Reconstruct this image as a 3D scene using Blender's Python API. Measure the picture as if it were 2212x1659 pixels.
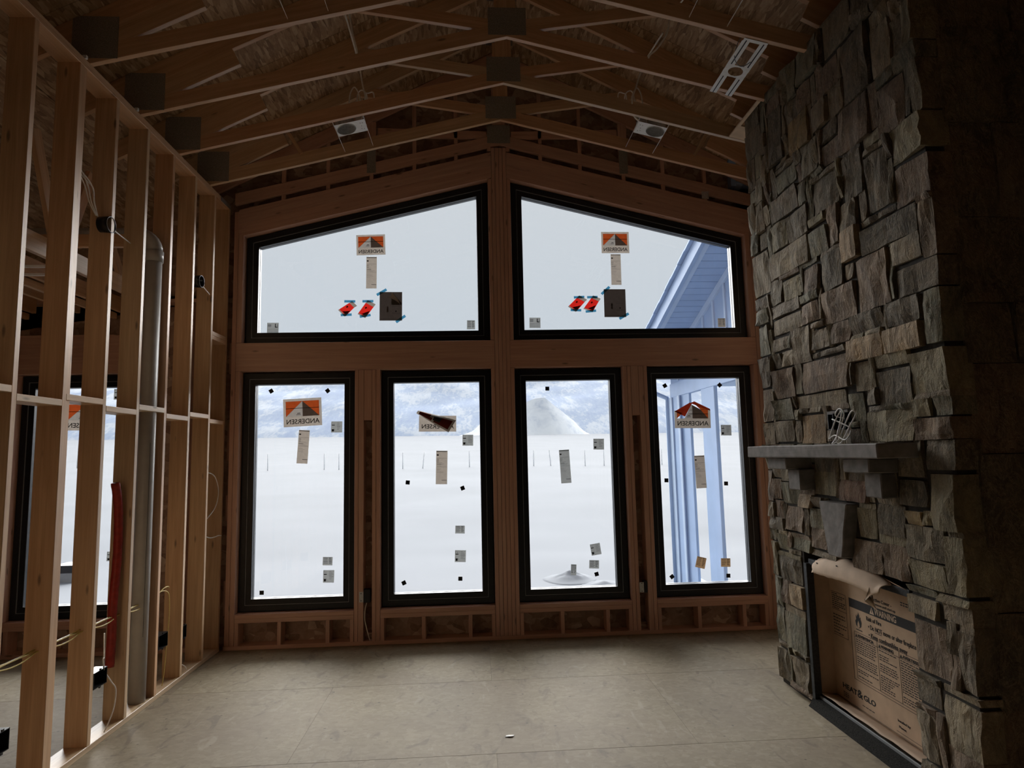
import bpy, bmesh, math, random
from mathutils import Vector, Matrix, noise

# ---------------------------------------------------------------- camera, sky, sun, exposure
S = bpy.context.scene
for o in list(bpy.data.objects):
    bpy.data.objects.remove(o)
COL = S.collection
cam_d = bpy.data.cameras.new('camera')
cam = bpy.data.objects.new('camera', cam_d)
COL.objects.link(cam)
cam_d.sensor_width = 36.0
cam_d.lens = 36.0 * 1369.835 / 2212.0
cam_d.clip_end = 2000
RX = Vector((0.99814363, -0.05671225, -0.02220404))
UP = Vector((0.0159112588, -0.10909405, 0.99390408))
FW = Vector((0.05878886, 0.99241232, 0.10798917))
cam.matrix_world = Matrix(((RX.x, UP.x, -FW.x, 0.0), (RX.y, UP.y, -FW.y, 0.0), (RX.z, UP.z, -FW.z, 1.766), (0, 0, 0, 1)))
S.camera = cam

W = bpy.data.worlds.new('overcast_sky')
S.world = W
W.use_nodes = True
nt = W.node_tree
nt.nodes.clear()
wo = nt.nodes.new('ShaderNodeOutputWorld')
wb = nt.nodes.new('ShaderNodeBackground')
wr = nt.nodes.new('ShaderNodeValToRGB')
wt = nt.nodes.new('ShaderNodeTexCoord')
ws = nt.nodes.new('ShaderNodeSeparateXYZ')
nt.links.new(wt.outputs['Generated'], ws.inputs[0])
nt.links.new(ws.outputs['Z'], wr.inputs[0])
nt.links.new(wr.outputs[0], wb.inputs[0])
nt.links.new(wb.outputs[0], wo.inputs[0])
wr.color_ramp.elements[0].position = 0.0
wr.color_ramp.elements[0].color = (0.80, 0.89, 0.98, 1)
wr.color_ramp.elements[1].position = 0.45
wr.color_ramp.elements[1].color = (0.915, 0.955, 0.99, 1)
wb.inputs[1].default_value = 0.325

SUN_ON = True
if SUN_ON:
    sd = bpy.data.lights.new('hazy_sun', 'SUN')
    sd.energy = 7.6
    sd.angle = math.radians(80)
    sd.color = (1.0, 0.98, 0.95)
    so = bpy.data.objects.new('hazy_sun', sd)
    COL.objects.link(so)
    # the sun stands ahead of the camera, high beyond the window wall, behind thin cloud
    d = Vector((-0.05, -0.94, -0.33)).normalized()
    so.rotation_euler = d.to_track_quat('-Z', 'Y').to_euler()

S.view_settings.view_transform = 'Standard'
S.view_settings.look = 'None'
S.view_settings.gamma = 1.0
S.view_settings.use_curve_mapping = False
S.view_settings.exposure = 1.22
S.cycles.max_bounces = 16
S.cycles.diffuse_bounces = 8
S.cycles.glossy_bounces = 4
S.cycles.transparent_max_bounces = 12
S.cycles.sample_clamp_indirect = 5.0
S.cycles.sample_clamp_direct = 12.0

# ---------------------------------------------------------------- node helpers
def new_mat(name, rough=0.7):
    m = bpy.data.materials.new(name)
    m.use_nodes = True
    n = m.node_tree
    b = n.nodes['Principled BSDF']
    b.inputs['Roughness'].default_value = rough
    b.inputs['Specular IOR Level'].default_value = 0.3
    return m, n, b

def plain(name, col, rough=0.6, metal=0.0, var=0.12, scale=30.0):
    m, n, b = new_mat(name, rough)
    b.inputs['Metallic'].default_value = metal
    tc = n.nodes.new('ShaderNodeTexCoord')
    nz = n.nodes.new('ShaderNodeTexNoise')
    nz.inputs['Scale'].default_value = scale
    nz.inputs['Detail'].default_value = 3
    n.links.new(tc.outputs['Object'], nz.inputs['Vector'])
    r = n.nodes.new('ShaderNodeValToRGB')
    r.color_ramp.elements[0].position = 0.3
    r.color_ramp.elements[1].position = 0.7
    r.color_ramp.elements[0].color = tuple(c * (1 - var) for c in col) + (1,)
    r.color_ramp.elements[1].color = tuple(min(1, c * (1 + var)) for c in col) + (1,)
    n.links.new(nz.outputs[0], r.inputs[0])
    n.links.new(r.outputs[0], b.inputs['Base Color'])
    return m

def mth(n, op, a, b=None):
    x = n.nodes.new('ShaderNodeMath')
    x.operation = op
    for i, v in enumerate((a, b)):
        if v is None:
            continue
        if isinstance(v, (int, float)):
            x.inputs[i].default_value = v
        else:
            n.links.new(v, x.inputs[i])
    return x.outputs[0]

def mixc(n, fac, a, b, mode='MIX'):
    x = n.nodes.new('ShaderNodeMix')
    x.data_type = 'RGBA'
    x.blend_type = mode
    for sock, v in ((x.inputs[0], fac), (x.inputs[6], a), (x.inputs[7], b)):
        if isinstance(v, (int, float)):
            sock.default_value = v
        elif isinstance(v, tuple):
            sock.default_value = v + (1,) if len(v) == 3 else v
        else:
            n.links.new(v, sock)
    return x.outputs[2]

def ramp(n, fac, stops):
    r = n.nodes.new('ShaderNodeValToRGB')
    e = r.color_ramp.elements
    while len(e) < len(stops):
        e.new(0.5)
    for i, (p, c) in enumerate(stops):
        e[i].position = p
        e[i].color = c + (1,) if len(c) == 3 else c
    n.links.new(fac, r.inputs[0])
    return r.outputs[0]

def mapped(n, vec, scale, rot=(0, 0, 0)):
    mp = n.nodes.new('ShaderNodeMapping')
    mp.inputs['Scale'].default_value = scale
    mp.inputs['Rotation'].default_value = rot
    n.links.new(vec, mp.inputs[0])
    return mp.outputs[0]

def noise_t(n, vec, scale, detail=3, rough=0.5, dist=0.0):
    x = n.nodes.new('ShaderNodeTexNoise')
    x.inputs['Scale'].default_value = scale
    x.inputs['Detail'].default_value = detail
    x.inputs['Roughness'].default_value = rough
    x.inputs['Distortion'].default_value = dist
    n.links.new(vec, x.inputs['Vector'])
    return x.outputs[0]

def bump(n, b, h, strength=0.3, dist=0.01):
    x = n.nodes.new('ShaderNodeBump')
    x.inputs['Strength'].default_value = strength
    x.inputs['Distance'].default_value = dist
    n.links.new(h, x.inputs['Height'])
    n.links.new(x.outputs[0], b.inputs['Normal'])

def lumber(name, light, dark, redness):
    """sawn softwood: grain along local X, knots, board to board difference"""
    m, n, b = new_mat(name, 0.47)
    b.inputs['Specular IOR Level'].default_value = 0.95
    tc = n.nodes.new('ShaderNodeTexCoord')
    oi = n.nodes.new('ShaderNodeObjectInfo')
    off = n.nodes.new('ShaderNodeVectorMath')
    off.operation = 'ADD'
    cx = n.nodes.new('ShaderNodeCombineXYZ')
    n.links.new(mth(n, 'MULTIPLY', oi.outputs['Random'], 37.0), cx.inputs[0])
    n.links.new(mth(n, 'MULTIPLY', oi.outputs['Random'], 11.0), cx.inputs[1])
    n.links.new(tc.outputs['Object'], off.inputs[0])
    n.links.new(cx.outputs[0], off.inputs[1])
    v = off.outputs[0]
    g = noise_t(n, mapped(n, v, (1.2, 22, 22)), 1.6, 4, 0.55, 0.4)
    g2 = noise_t(n, mapped(n, v, (2.0, 90, 90)), 1.5, 2, 0.5)
    col = ramp(n, g, [(0.28, dark), (0.5, tuple((a + c) / 2 for a, c in zip(light, dark))), (0.68, light)])
    col = mixc(n, 0.22, col, ramp(n, g2, [(0.35, dark), (0.65, light)]))
    # tone of the single board
    tone = ramp(n, oi.outputs['Random'], [(0.0, (0.90, 0.98, 1.0)), (0.35, (1.0, 0.92, 0.84)), (0.65, (1.0, 0.84, 0.74)), (1.0, (1.0, 1.0, 0.94))])
    col = mixc(n, redness, col, tone, 'MULTIPLY')
    kv = mapped(n, v, (2.6, 9.5, 9.5))
    vo = n.nodes.new('ShaderNodeTexVoronoi')
    vo.inputs['Scale'].default_value = 1.0
    n.links.new(kv, vo.inputs['Vector'])
    k = ramp(n, vo.outputs['Distance'], [(0.05, (1, 1, 1)), (0.115, (0, 0, 0))])
    col = mixc(n, mth(n, 'MULTIPLY', k, 0.72), col, (0.10, 0.052, 0.026))
    n.links.new(col, b.inputs['Base Color'])
    bump(n, b, g2, 0.12, 0.004)
    return m

def strand(name, cols, scale, dirt=None, strength=0.35, rots=((0, 0, 0.5), (0.6, 0.3, -0.7), (0.2, 0.8, 1.7))):
    """oriented strand board: long flakes in several directions"""
    m, n, b = new_mat(name, 0.7)
    tc = n.nodes.new('ShaderNodeTexCoord')
    oi = n.nodes.new('ShaderNodeObjectInfo')
    cx = n.nodes.new('ShaderNodeCombineXYZ')
    n.links.new(mth(n, 'MULTIPLY', oi.outputs['Random'], 61.0), cx.inputs[0])
    n.links.new(mth(n, 'MULTIPLY', oi.outputs['Random'], 23.0), cx.inputs[1])
    off = n.nodes.new('ShaderNodeVectorMath')
    off.operation = 'ADD'
    n.links.new(tc.outputs['Object'], off.inputs[0])
    n.links.new(cx.outputs[0], off.inputs[1])
    v = off.outputs[0]
    wob = n.nodes.new('ShaderNodeTexNoise')
    wob.inputs['Scale'].default_value = 3.0
    n.links.new(v, wob.inputs['Vector'])
    outs = []
    for i, (rot, sc) in enumerate(zip(rots, ((1, 4.6, 1.5), (1, 4.4, 1.5), (1, 4.8, 1.5)))):
        mv = mapped(n, v, tuple(scale * c for c in sc), rot)
        vo = n.nodes.new('ShaderNodeTexVoronoi')
        vo.inputs['Scale'].default_value = 1.0
        n.links.new(mv, vo.inputs['Vector'])
        sx = n.nodes.new('ShaderNodeSeparateColor')
        n.links.new(vo.outputs['Color'], sx.inputs[0])
        outs.append((sx.outputs[0], sx.outputs[1], vo.outputs['Distance']))
    f = outs[0][0]
    sel = noise_t(n, v, scale * 1.3, 2, 0.6)
    a = mth(n, 'GREATER_THAN', outs[1][1], 0.58)
    c2 = mth(n, 'GREATER_THAN', outs[2][1], 0.62)
    def lerp(t, x, y):
        k = n.nodes.new('ShaderNodeMix')
        n.links.new(t, k.inputs[0]); n.links.new(x, k.inputs[2]); n.links.new(y, k.inputs[3])
        return k.outputs[0]
    f = lerp(a, f, outs[1][0])
    f = lerp(c2, f, outs[2][0])
    col = ramp(n, f, [(i / (len(cols) - 1), c) for i, c in enumerate(cols)])
    fine = noise_t(n, mapped(n, v, (1, 4, 1)), scale * 2.5, 4, 0.65)
    col = mixc(n, 0.25, col, ramp(n, fine, [(0.3, cols[0]), (0.7, cols[-1])]))
    if dirt:
        dn = noise_t(n, v, 0.9, 5, 0.62, 0.5)
        col = mixc(n, mth(n, 'MULTIPLY', ramp(n, dn, [(0.38, (0, 0, 0)), (0.66, (1, 1, 1))]), 0.55), col, dirt)
        # loose strands, scuffs and specks
        st = noise_t(n, mapped(n, v, (2.5, 34, 1), (0, 0, 0.12)), 3.0, 3, 0.6, 1.2)
        col = mixc(n, mth(n, 'MULTIPLY', ramp(n, st, [(0.62, (0, 0, 0)), (0.70, (1, 1, 1))]), 0.35), col, (0.45, 0.39, 0.295))
        st = noise_t(n, mapped(n, v, (2.0, 26, 1), (0, 0, -0.10)), 3.3, 3, 0.6, 1.2)
        col = mixc(n, mth(n, 'MULTIPLY', ramp(n, st, [(0.58, (0, 0, 0)), (0.68, (1, 1, 1))]), 0.5), col, (0.15, 0.12, 0.09))
        sp = n.nodes.new('ShaderNodeTexVoronoi')
        sp.inputs['Scale'].default_value = 7.0
        n.links.new(v, sp.inputs['Vector'])
        col = mixc(n, mth(n, 'MULTIPLY', ramp(n, sp.outputs['Distance'], [(0.05, (1, 1, 1)), (0.075, (0, 0, 0))]), 0.7), col, (0.10, 0.08, 0.065))
    n.links.new(col, b.inputs['Base Color'])
    bump(n, b, f, strength, 0.004)
    return m

def stone_mat(name, tints):
    m, n, b = new_mat(name, 0.85)
    tc = n.nodes.new('ShaderNodeTexCoord')
    oi = n.nodes.new('ShaderNodeObjectInfo')
    v = tc.outputs['Object']
    base = ramp(n, oi.outputs['Random'], [(i / (len(tints) - 1), c) for i, c in enumerate(tints)])
    big = noise_t(n, mapped(n, v, (1, 1, 0.55)), 7.0, 5, 0.62, 1.2)
    col = mixc(n, 0.75, base, ramp(n, big, [(0.30, (0.42, 0.40, 0.38)), (0.5, (1.0, 0.97, 0.92)), (0.70, (1.45, 1.32, 1.1))]), 'MULTIPLY')
    iron = noise_t(n, v, 3.3, 4, 0.6, 0.6)
    col = mixc(n, mth(n, 'MULTIPLY', ramp(n, iron, [(0.55, (0, 0, 0)), (0.72, (1, 1, 1))]), 0.45), col, (0.30, 0.20, 0.115))
    vn = noise_t(n, mapped(n, v, (1, 1.6, .6)), 9.0, 7, 0.72, 1.6)
    rid = mth(n, 'ABSOLUTE', mth(n, 'SUBTRACT', vn, 0.5))
    col = mixc(n, mth(n, 'MULTIPLY', ramp(n, rid, [(0.0, (1, 1, 1)), (0.035, (0, 0, 0))]), 0.42), col, (0.47, 0.385, 0.27))  # pale veins; the lit look of cleft ridges is coloured in here too
    fine = noise_t(n, v, 60.0, 4, 0.7)
    col = mixc(n, 0.35, col, ramp(n, fine, [(0.3, (0.5, 0.5, 0.5)), (0.7, (1.3, 1.3, 1.3))]), 'MULTIPLY')
    n.links.new(col, b.inputs['Base Color'])
    cleft = noise_t(n, mapped(n, v, (1, 1.5, 0.6)), 13.0, 6, 0.7, 0.8)
    h = mth(n, 'ADD', mth(n, 'MULTIPLY', cleft, 1.0), mth(n, 'MULTIPLY', fine, 0.15))
    bump(n, b, h, 1.0, 0.05)
    return m

M = {}
M['pine'] = lumber('pine_lumber', (0.74, 0.53, 0.335), (0.54, 0.335, 0.185), 0.9)
M['beam'] = lumber('laminated_fir', (0.63, 0.385, 0.285), (0.48, 0.265, 0.19), 0.35)
M['truss'] = lumber('truss_lumber', (0.70, 0.485, 0.30), (0.50, 0.30, 0.165), 0.8)
M['osb_roof'] = strand('roof_strand_board', [(0.17, 0.095, 0.05), (0.33, 0.205, 0.115), (0.41, 0.275, 0.165), (0.60, 0.45, 0.30)], 8.0)
M['osb_wall'] = strand('wall_strand_board', [(0.20, 0.115, 0.08), (0.36, 0.23, 0.165), (0.40, 0.27, 0.20), (0.62, 0.48, 0.37)], 9.0)
M['osb_floor'] = strand('subfloor_strand_board', [(0.27, 0.225, 0.148), (0.315, 0.263, 0.175), (0.335, 0.28, 0.19), (0.39, 0.33, 0.228)], 26.0, (0.225, 0.172, 0.125), 0.12, ((0, 0, 0.25), (0, 0, -0.2), (0, 0, 1.2)))
M['ply'] = plain('plywood', (0.66, 0.50, 0.34), 0.7, 0, 0.12, 12)
M['gusset'] = plain('galvanised_nail_plate', (0.26, 0.235, 0.205), 0.5, 0.0, 0.45, 220)
M['black'] = plain('black_window_paint', (0.012, 0.014, 0.018), 0.32, 0, 0.2, 40)
M['edge_grey'] = plain('grey_metal_highlight', (0.26, 0.275, 0.30), 0.35, 0.2, 0.1, 40)  # grey metal, also the painted highlight along the window frame step
M['blkplastic'] = plain('black_plastic', (0.012, 0.012, 0.013), 0.35, 0, 0.2, 60)
M['white'] = plain('white_enamel', (0.88, 0.90, 0.91), 0.4, 0.0, 0.05, 30)
M['zinc'] = plain('zinc_steel', (0.55, 0.56, 0.57), 0.4, 0.5, 0.15, 60)
M['canin'] = plain('grey_can_lining', (0.50, 0.51, 0.52), 0.4, 0.0, 0.15, 60)
M['pvc'] = plain('pale_grey_pvc', (0.36, 0.335, 0.31), 0.38, 0.0, 0.05, 14)
M['red'] = plain('red_corrugated_plastic', (0.30, 0.026, 0.016), 0.4, 0.0, 0.2, 30)
M['wirew'] = plain('white_cable_sheath', (0.80, 0.78, 0.74), 0.45, 0, 0.1, 40)
M['wirey'] = plain('yellow_cable_sheath', (0.62, 0.50, 0.17), 0.45, 0, 0.12, 40)
M['card'] = plain('brown_cardboard', (0.53, 0.38, 0.26), 0.85, 0, 0.12, 9)
M['cardpale'] = plain('pale_cardboard', (0.60, 0.46, 0.34), 0.85, 0, 0.12, 9)
M['ink'] = plain('black_print', (0.025, 0.024, 0.024), 0.7, 0, 0.1, 30)
M['iron'] = plain('dark_firebox_steel', (0.045, 0.048, 0.052), 0.5, 0.3, 0.3, 60)
M['mesh'] = plain('dark_lath_mesh', (0.028, 0.027, 0.025), 1.0, 0.0, 0.8, 220)
M['mesh'].node_tree.nodes['Principled BSDF'].inputs['Specular IOR Level'].default_value = 0.08
M['core'] = plain('dark_mortar', (0.045, 0.040, 0.034), 0.95, 0, 0.3, 40)
M['slab'] = plain('honed_grey_stone', (0.215, 0.198, 0.185), 0.8, 0, 0.22, 18)
TI = [(0.28, 0.228, 0.16), (0.225, 0.20, 0.145), (0.28, 0.22, 0.165), (0.31, 0.26, 0.19), (0.19, 0.165, 0.135), (0.25, 0.215, 0.155)]
M['st'] = stone_mat('split_fieldstone', TI)
M['st_d'] = stone_mat('dark_fieldstone', [(0.175, 0.152, 0.115), (0.20, 0.17, 0.128)])
M['st_b'] = stone_mat('brown_fieldstone', [(0.27, 0.20, 0.145), (0.24, 0.18, 0.135)])
M['st_g'] = stone_mat('green_grey_fieldstone', [(0.225, 0.215, 0.155), (0.205, 0.195, 0.145)])
M['st_t'] = stone_mat('tan_fieldstone', [(0.50, 0.37, 0.24), (0.44, 0.33, 0.21)])
M['st_t2'] = stone_mat('buff_fieldstone', [(0.36, 0.305, 0.215), (0.33, 0.275, 0.20)])
M['st_y'] = stone_mat('ochre_fieldstone', [(0.36, 0.27, 0.14), (0.33, 0.24, 0.13)])
M['st_y2'] = stone_mat('olive_fieldstone', [(0.32, 0.28, 0.185), (0.29, 0.255, 0.175)])
M['st_o'] = stone_mat('rust_fieldstone', [(0.38, 0.26, 0.14), (0.35, 0.24, 0.14)])
M['st_p'] = stone_mat('pinkish_fieldstone', [(0.32, 0.21, 0.165), (0.30, 0.20, 0.16)])
M['snow'] = plain('snow', (0.195, 0.208, 0.23), 0.9, 0, 0.04, 0.3)
M['siding'] = plain('blue_reflection_siding', (0.31, 0.43, 0.65), 0.6, 0, 0.06, 3)  # blue reflection on the wall is put into the siding colour
M['sidetrim'] = plain('blue_reflection_trim', (0.44, 0.56, 0.74), 0.6, 0, 0.06, 3)  # same reflected blue mixed into the trim, a paler tone
M['post'] = plain('brightened_fence_post', (0.93, 0.95, 0.97), 0.9, 0, 0.1, 9)  # colour lifted to near white to offset shade on the backlit side
M['unit'] = plain('grey_metal_cabinet', (0.22, 0.23, 0.24), 0.6, 0, 0.1, 9)

def paper(name, col, trans=0.5):
    m, n, b = new_mat(name, 0.8)
    n.nodes.remove(b)
    out = n.nodes['Material Output']
    tc = n.nodes.new('ShaderNodeTexCoord')
    nz = noise_t(n, tc.outputs['Object'], 25, 3)
    c = ramp(n, nz, [(0.3, tuple(x * 0.93 for x in col)), (0.7, tuple(min(1, x * 1.05) for x in col))])
    d = n.nodes.new('ShaderNodeBsdfDiffuse')
    t = n.nodes.new('ShaderNodeBsdfTranslucent')
    mx = n.nodes.new('ShaderNodeMixShader')
    mx.inputs[0].default_value = trans
    n.links.new(c, d.inputs[0]); n.links.new(c, t.inputs[0])
    n.links.new(d.outputs[0], mx.inputs[1]); n.links.new(t.outputs[0], mx.inputs[2])
    n.links.new(mx.outputs[0], out.inputs[0])
    return m
M['p_white'] = paper('translucent_label_paper', (0.58, 0.545, 0.51), .5)
M['p_grey'] = paper('grey_label_paper', (0.52, 0.53, 0.53), .5)
M['p_orange'] = paper('orange_print', (0.55, 0.22, 0.10), .5)
M['p_pale'] = paper('pale_grey_print', (0.52, 0.50, 0.48), .5)
M['p_dark'] = paper('taupe_print', (0.20, 0.165, 0.145), .5)
M['p_red'] = paper('red_film', (0.72, 0.125, 0.105), .55)
M['p_dred'] = paper('dark_red_print', (0.16, 0.03, 0.025), 0.3)
M['p_red2'] = paper('rust_red_print', (0.42, 0.11, 0.065), .5)
M['p_tape'] = paper('blue_masking_tape', (0.20, 0.43, 0.56), .55)
M['p_brown'] = paper('brown_sheet', (0.18, 0.16, 0.15), .5)
M['p_film'] = paper('clear_wrapping', (0.66, 0.62, 0.58), .35)
M['p_tan'] = paper('tan_label_paper', (0.56, 0.45, 0.33), .5)

gm, gn, gb = new_mat('window_glass', 0.0)
gn.nodes.remove(gb)
go = gn.nodes['Material Output']
gt = gn.nodes.new('ShaderNodeBsdfTransparent'); gt.inputs[0].default_value = (0.965, 0.975, 0.985, 1)
gg = gn.nodes.new('ShaderNodeBsdfGlossy'); gg.inputs['Roughness'].default_value = 0.0
gf = gn.nodes.new('ShaderNodeFresnel'); gf.inputs[0].default_value = 1.35
gx = gn.nodes.new('ShaderNodeMixShader')
gn.links.new(gf.outputs[0], gx.inputs[0]); gn.links.new(gt.outputs[0], gx.inputs[1]); gn.links.new(gg.outputs[0], gx.inputs[2])
gn.links.new(gx.outputs[0], go.inputs[0])
M['glass'] = gm

# mountain: snow fields broken by forest, with blue haze mixed into the colours
mm, mn, mb = new_mat('snowy_forested_slope', 0.95)
mv = mn.nodes.new('ShaderNodeTexCoord').outputs['Object']
n1 = noise_t(mn, mapped(mn, mv, (1, .06, 1.25)), 0.115, 9, 0.70, 0.35)
n2 = noise_t(mn, mapped(mn, mv, (1, .06, 1.0)), 1.3, 5, 0.7)
ff = mth(mn, 'ADD', mth(mn, 'MULTIPLY', n1, 0.72), mth(mn, 'MULTIPLY', n2, 0.28))
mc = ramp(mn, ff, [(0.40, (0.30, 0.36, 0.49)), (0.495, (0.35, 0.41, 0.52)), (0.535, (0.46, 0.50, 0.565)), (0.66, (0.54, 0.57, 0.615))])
mn.links.new(mc, mb.inputs['Base Color'])
M['mountain'] = mm
mm2, mn2, mb2 = new_mat('snowy_open_slope', 0.95)
mv = mn2.nodes.new('ShaderNodeTexCoord').outputs['Object']
n1 = noise_t(mn2, mapped(mn2, mv, (1, .1, 1)), 0.25, 8, 0.72, 0.5)
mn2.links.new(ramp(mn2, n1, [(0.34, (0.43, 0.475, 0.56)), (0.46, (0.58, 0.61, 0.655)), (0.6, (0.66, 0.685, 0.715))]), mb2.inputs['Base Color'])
M['hill'] = mm2

# ---------------------------------------------------------------- object helpers
def obj(name, me, mat, parent=None, label=None):
    o = bpy.data.objects.new(name, me)
    COL.objects.link(o)
    if mat is not None and not me.materials:
        me.materials.append(mat)
    if parent is not None:
        o.parent = parent
    if label:
        o['label'] = label
    return o

def empty(name, loc=(0, 0, 0)):
    o = bpy.data.objects.new(name, None)
    COL.objects.link(o)
    o.location = loc
    o.empty_display_size = 0.1
    return o

def thing(name, label, cat, group=None):
    o = empty(name)
    o['label'] = label; o['category'] = cat
    if group:
        o['group'] = group
    return o

def tag(o, label, cat, group=None):
    o['label'] = label; o['category'] = cat
    if group:
        o['group'] = group
    return o

def struct(name):
    o = empty(name)
    o['kind'] = 'structure'
    return o

def mesh_from(name, vs, fs, smooth=False):
    me = bpy.data.meshes.new(name)
    me.from_pydata([tuple(v) for v in vs], [], fs)
    me.update()
    bm = bmesh.new(); bm.from_mesh(me)
    bmesh.ops.recalc_face_normals(bm, faces=bm.faces)
    bm.to_mesh(me); bm.free()
    if smooth:
        me.polygons.foreach_set('use_smooth', [True] * len(me.polygons))
    return me

def bar(name, parent, mat, a, b, w, t, side=None, ch=0.0025, label=None, cuta=0.0, cutb=0.0):
    """sawn board from a to b: length along local X, width w along local Y (the side vector), thickness t.
    cuta / cutb: slope of the end cuts (shift of the end along X per unit of Y)."""
    a = Vector(a); b = Vector(b)
    L = (b - a).length
    x = (b - a).normalized()
    s = Vector(side) if side is not None else (Vector((0, 1, 0)) if abs(x.y) < 0.9 else Vector((0, 0, 1)))
    z = x.cross(s).normalized()
    y = z.cross(x).normalized()
    hw, ht = w / 2, t / 2
    ch = min(ch, hw * 0.4, ht * 0.4)
    prof = [(-hw + ch, -ht), (hw - ch, -ht), (hw, -ht + ch), (hw, ht - ch), (hw - ch, ht), (-hw + ch, ht), (-hw, ht - ch), (-hw, -ht + ch)]
    vs = [(-L / 2 + cuta * p[0], p[0], p[1]) for p in prof] + [(L / 2 + cutb * p[0], p[0], p[1]) for p in prof]
    fs = [list(range(7, -1, -1)), list(range(8, 16))] + [[i, (i + 1) % 8, 8 + (i + 1) % 8, 8 + i] for i in range(8)]
    o = obj(name, mesh_from(name, vs, fs), mat, None, label)
    c = (a + b) / 2
    o.matrix_world = Matrix(((x.x, y.x, z.x, c.x), (x.y, y.y, z.y, c.y), (x.z, y.z, z.z, c.z), (0, 0, 0, 1)))
    if parent is not None:
        o.parent = parent
    return o

def box(name, parent, mat, x0, x1, y0, y1, z0, z1, ch=0.0025, label=None):
    """board or block given by its extents; the longest side becomes local X so that grain runs along it"""
    d = [x1 - x0, y1 - y0, z1 - z0]
    c = ((x0 + x1) / 2, (y0 + y1) / 2, (z0 + z1) / 2)
    k = d.index(max(d))
    if k == 0:
        return bar(name, parent, mat, (x0, c[1], c[2]), (x1, c[1], c[2]), d[2], d[1], (0, 0, 1), ch, label)
    if k == 1:
        return bar(name, parent, mat, (c[0], y0, c[2]), (c[0], y1, c[2]), d[2], d[0], (0, 0, 1), ch, label)
    return bar(name, parent, mat, (c[0], c[1], z0), (c[0], c[1], z1), d[0], d[1], (1, 0, 0), ch, label)

def prism(name, parent, mat, poly, axis, lo, hi, label=None):
    """polygon extruded along one axis; poly in the two other axes (x,z for y; y,z for x; x,y for z)"""
    def p3(p, h):
        return {'y': (p[0], h, p[1]), 'x': (h, p[0], p[1]), 'z': (p[0], p[1], h)}[axis]
    n = len(poly)
    vs = [p3(p, lo) for p in poly] + [p3(p, hi) for p in poly]
    fs = [list(range(n)), list(range(2 * n - 1, n - 1, -1))] + [[i, (i + 1) % n, n + (i + 1) % n, n + i] for i in range(n)]
    return obj(name, mesh_from(name, vs, fs), mat, parent, label)

def spline(pts, k=8):
    P = [Vector(p) for p in pts]
    if len(P) < 3:
        return P
    out = []
    for i in range(len(P) - 1):
        p0 = P[max(i - 1, 0)]; p1 = P[i]; p2 = P[i + 1]; p3 = P[min(i + 2, len(P) - 1)]
        for j in range(k):
            t = j / k
            out.append(0.5 * ((2 * p1) + (p2 - p0) * t + (2 * p0 - 5 * p1 + 4 * p2 - p3) * t * t + (3 * p1 - p0 - 3 * p2 + p3) * t ** 3))
    out.append(P[-1])
    return out

def tube_geo(vs, fs, pts, r, seg=8, rad=None):
    n0 = len(vs)
    N = len(pts)
    up = Vector((0.13, 0.21, 0.97))
    for i, p in enumerate(pts):
        d = (pts[min(i + 1, N - 1)] - pts[max(i - 1, 0)]).normalized()
        s = d.cross(up)
        if s.length < 1e-3:
            s = d.cross(Vector((1, 0, 0)))
        s.normalize()
        u = s.cross(d).normalized()
        up = u
        rr = rad(i) if rad else r
        for q in range(seg):
            an = 2 * math.pi * q / seg
            vs.append(p + s * (rr * math.cos(an)) + u * (rr * math.sin(an)))
    for i in range(N - 1):
        for q in range(seg):
            fs.append([n0 + i * seg + q, n0 + i * seg + (q + 1) % seg, n0 + (i + 1) * seg + (q + 1) % seg, n0 + (i + 1) * seg + q])
    fs.append([n0 + q for q in range(seg - 1, -1, -1)])
    fs.append([n0 + (N - 1) * seg + q for q in range(seg)])

def tube(name, parent, mat, pts, r, seg=8, smooth_k=8, rad=None, label=None):
    vs, fs = [], []
    tube_geo(vs, fs, spline(pts, smooth_k) if smooth_k else [Vector(p) for p in pts], r, seg, rad)
    return obj(name, mesh_from(name, vs, fs, True), mat, parent, label)

def inset_poly(poly, d):
    """poly counter-clockwise in (x,z), moved inwards by d"""
    n = len(poly)
    out = []
    for i in range(n):
        p0, p1, p2 = Vector(poly[i - 1]), Vector(poly[i]), Vector(poly[(i + 1) % n])
        e1 = (p1 - p0).normalized(); e2 = (p2 - p1).normalized()
        n1 = Vector((-e1.y, e1.x)); n2 = Vector((-e2.y, e2.x))
        a = p1 + n1 * d; b = p1 + n2 * d
        den = e1.x * e2.y - e1.y * e2.x
        t = ((b.x - a.x) * e2.y - (b.y - a.y) * e2.x) / den
        out.append((a.x + e1.x * t, a.y + e1.y * t))
    return out

def ring(name, parent, mat, poly, d0, d1, y0, y1, bev=0.0):
    A = inset_poly(poly, d0); B = inset_poly(poly, d1)
    n = len(poly)
    Af = inset_poly(poly, d0 + bev) if bev else A
    Bf = inset_poly(poly, d1 - bev) if bev else B
    vs = [(p[0], y0, p[1]) for p in Af] + [(p[0], y0, p[1]) for p in Bf] + [(p[0], y0 + bev, p[1]) for p in A] + [(p[0], y0 + bev, p[1]) for p in B] + [(p[0], y1, p[1]) for p in A] + [(p[0], y1, p[1]) for p in B]
    fs = []
    for i in range(n):
        j = (i + 1) % n
        fs += [[i, j, n + j, n + i], [i, j, 2 * n + j, 2 * n + i], [n + i, n + j, 3 * n + j, 3 * n + i],
               [2 * n + i, 2 * n + j, 4 * n + j, 4 * n + i], [3 * n + i, 3 * n + j, 5 * n + j, 5 * n + i], [4 * n + i, 4 * n + j, 5 * n + j, 5 * n + i]]
    return obj(name, mesh_from(name, vs, fs), mat, parent)

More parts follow.
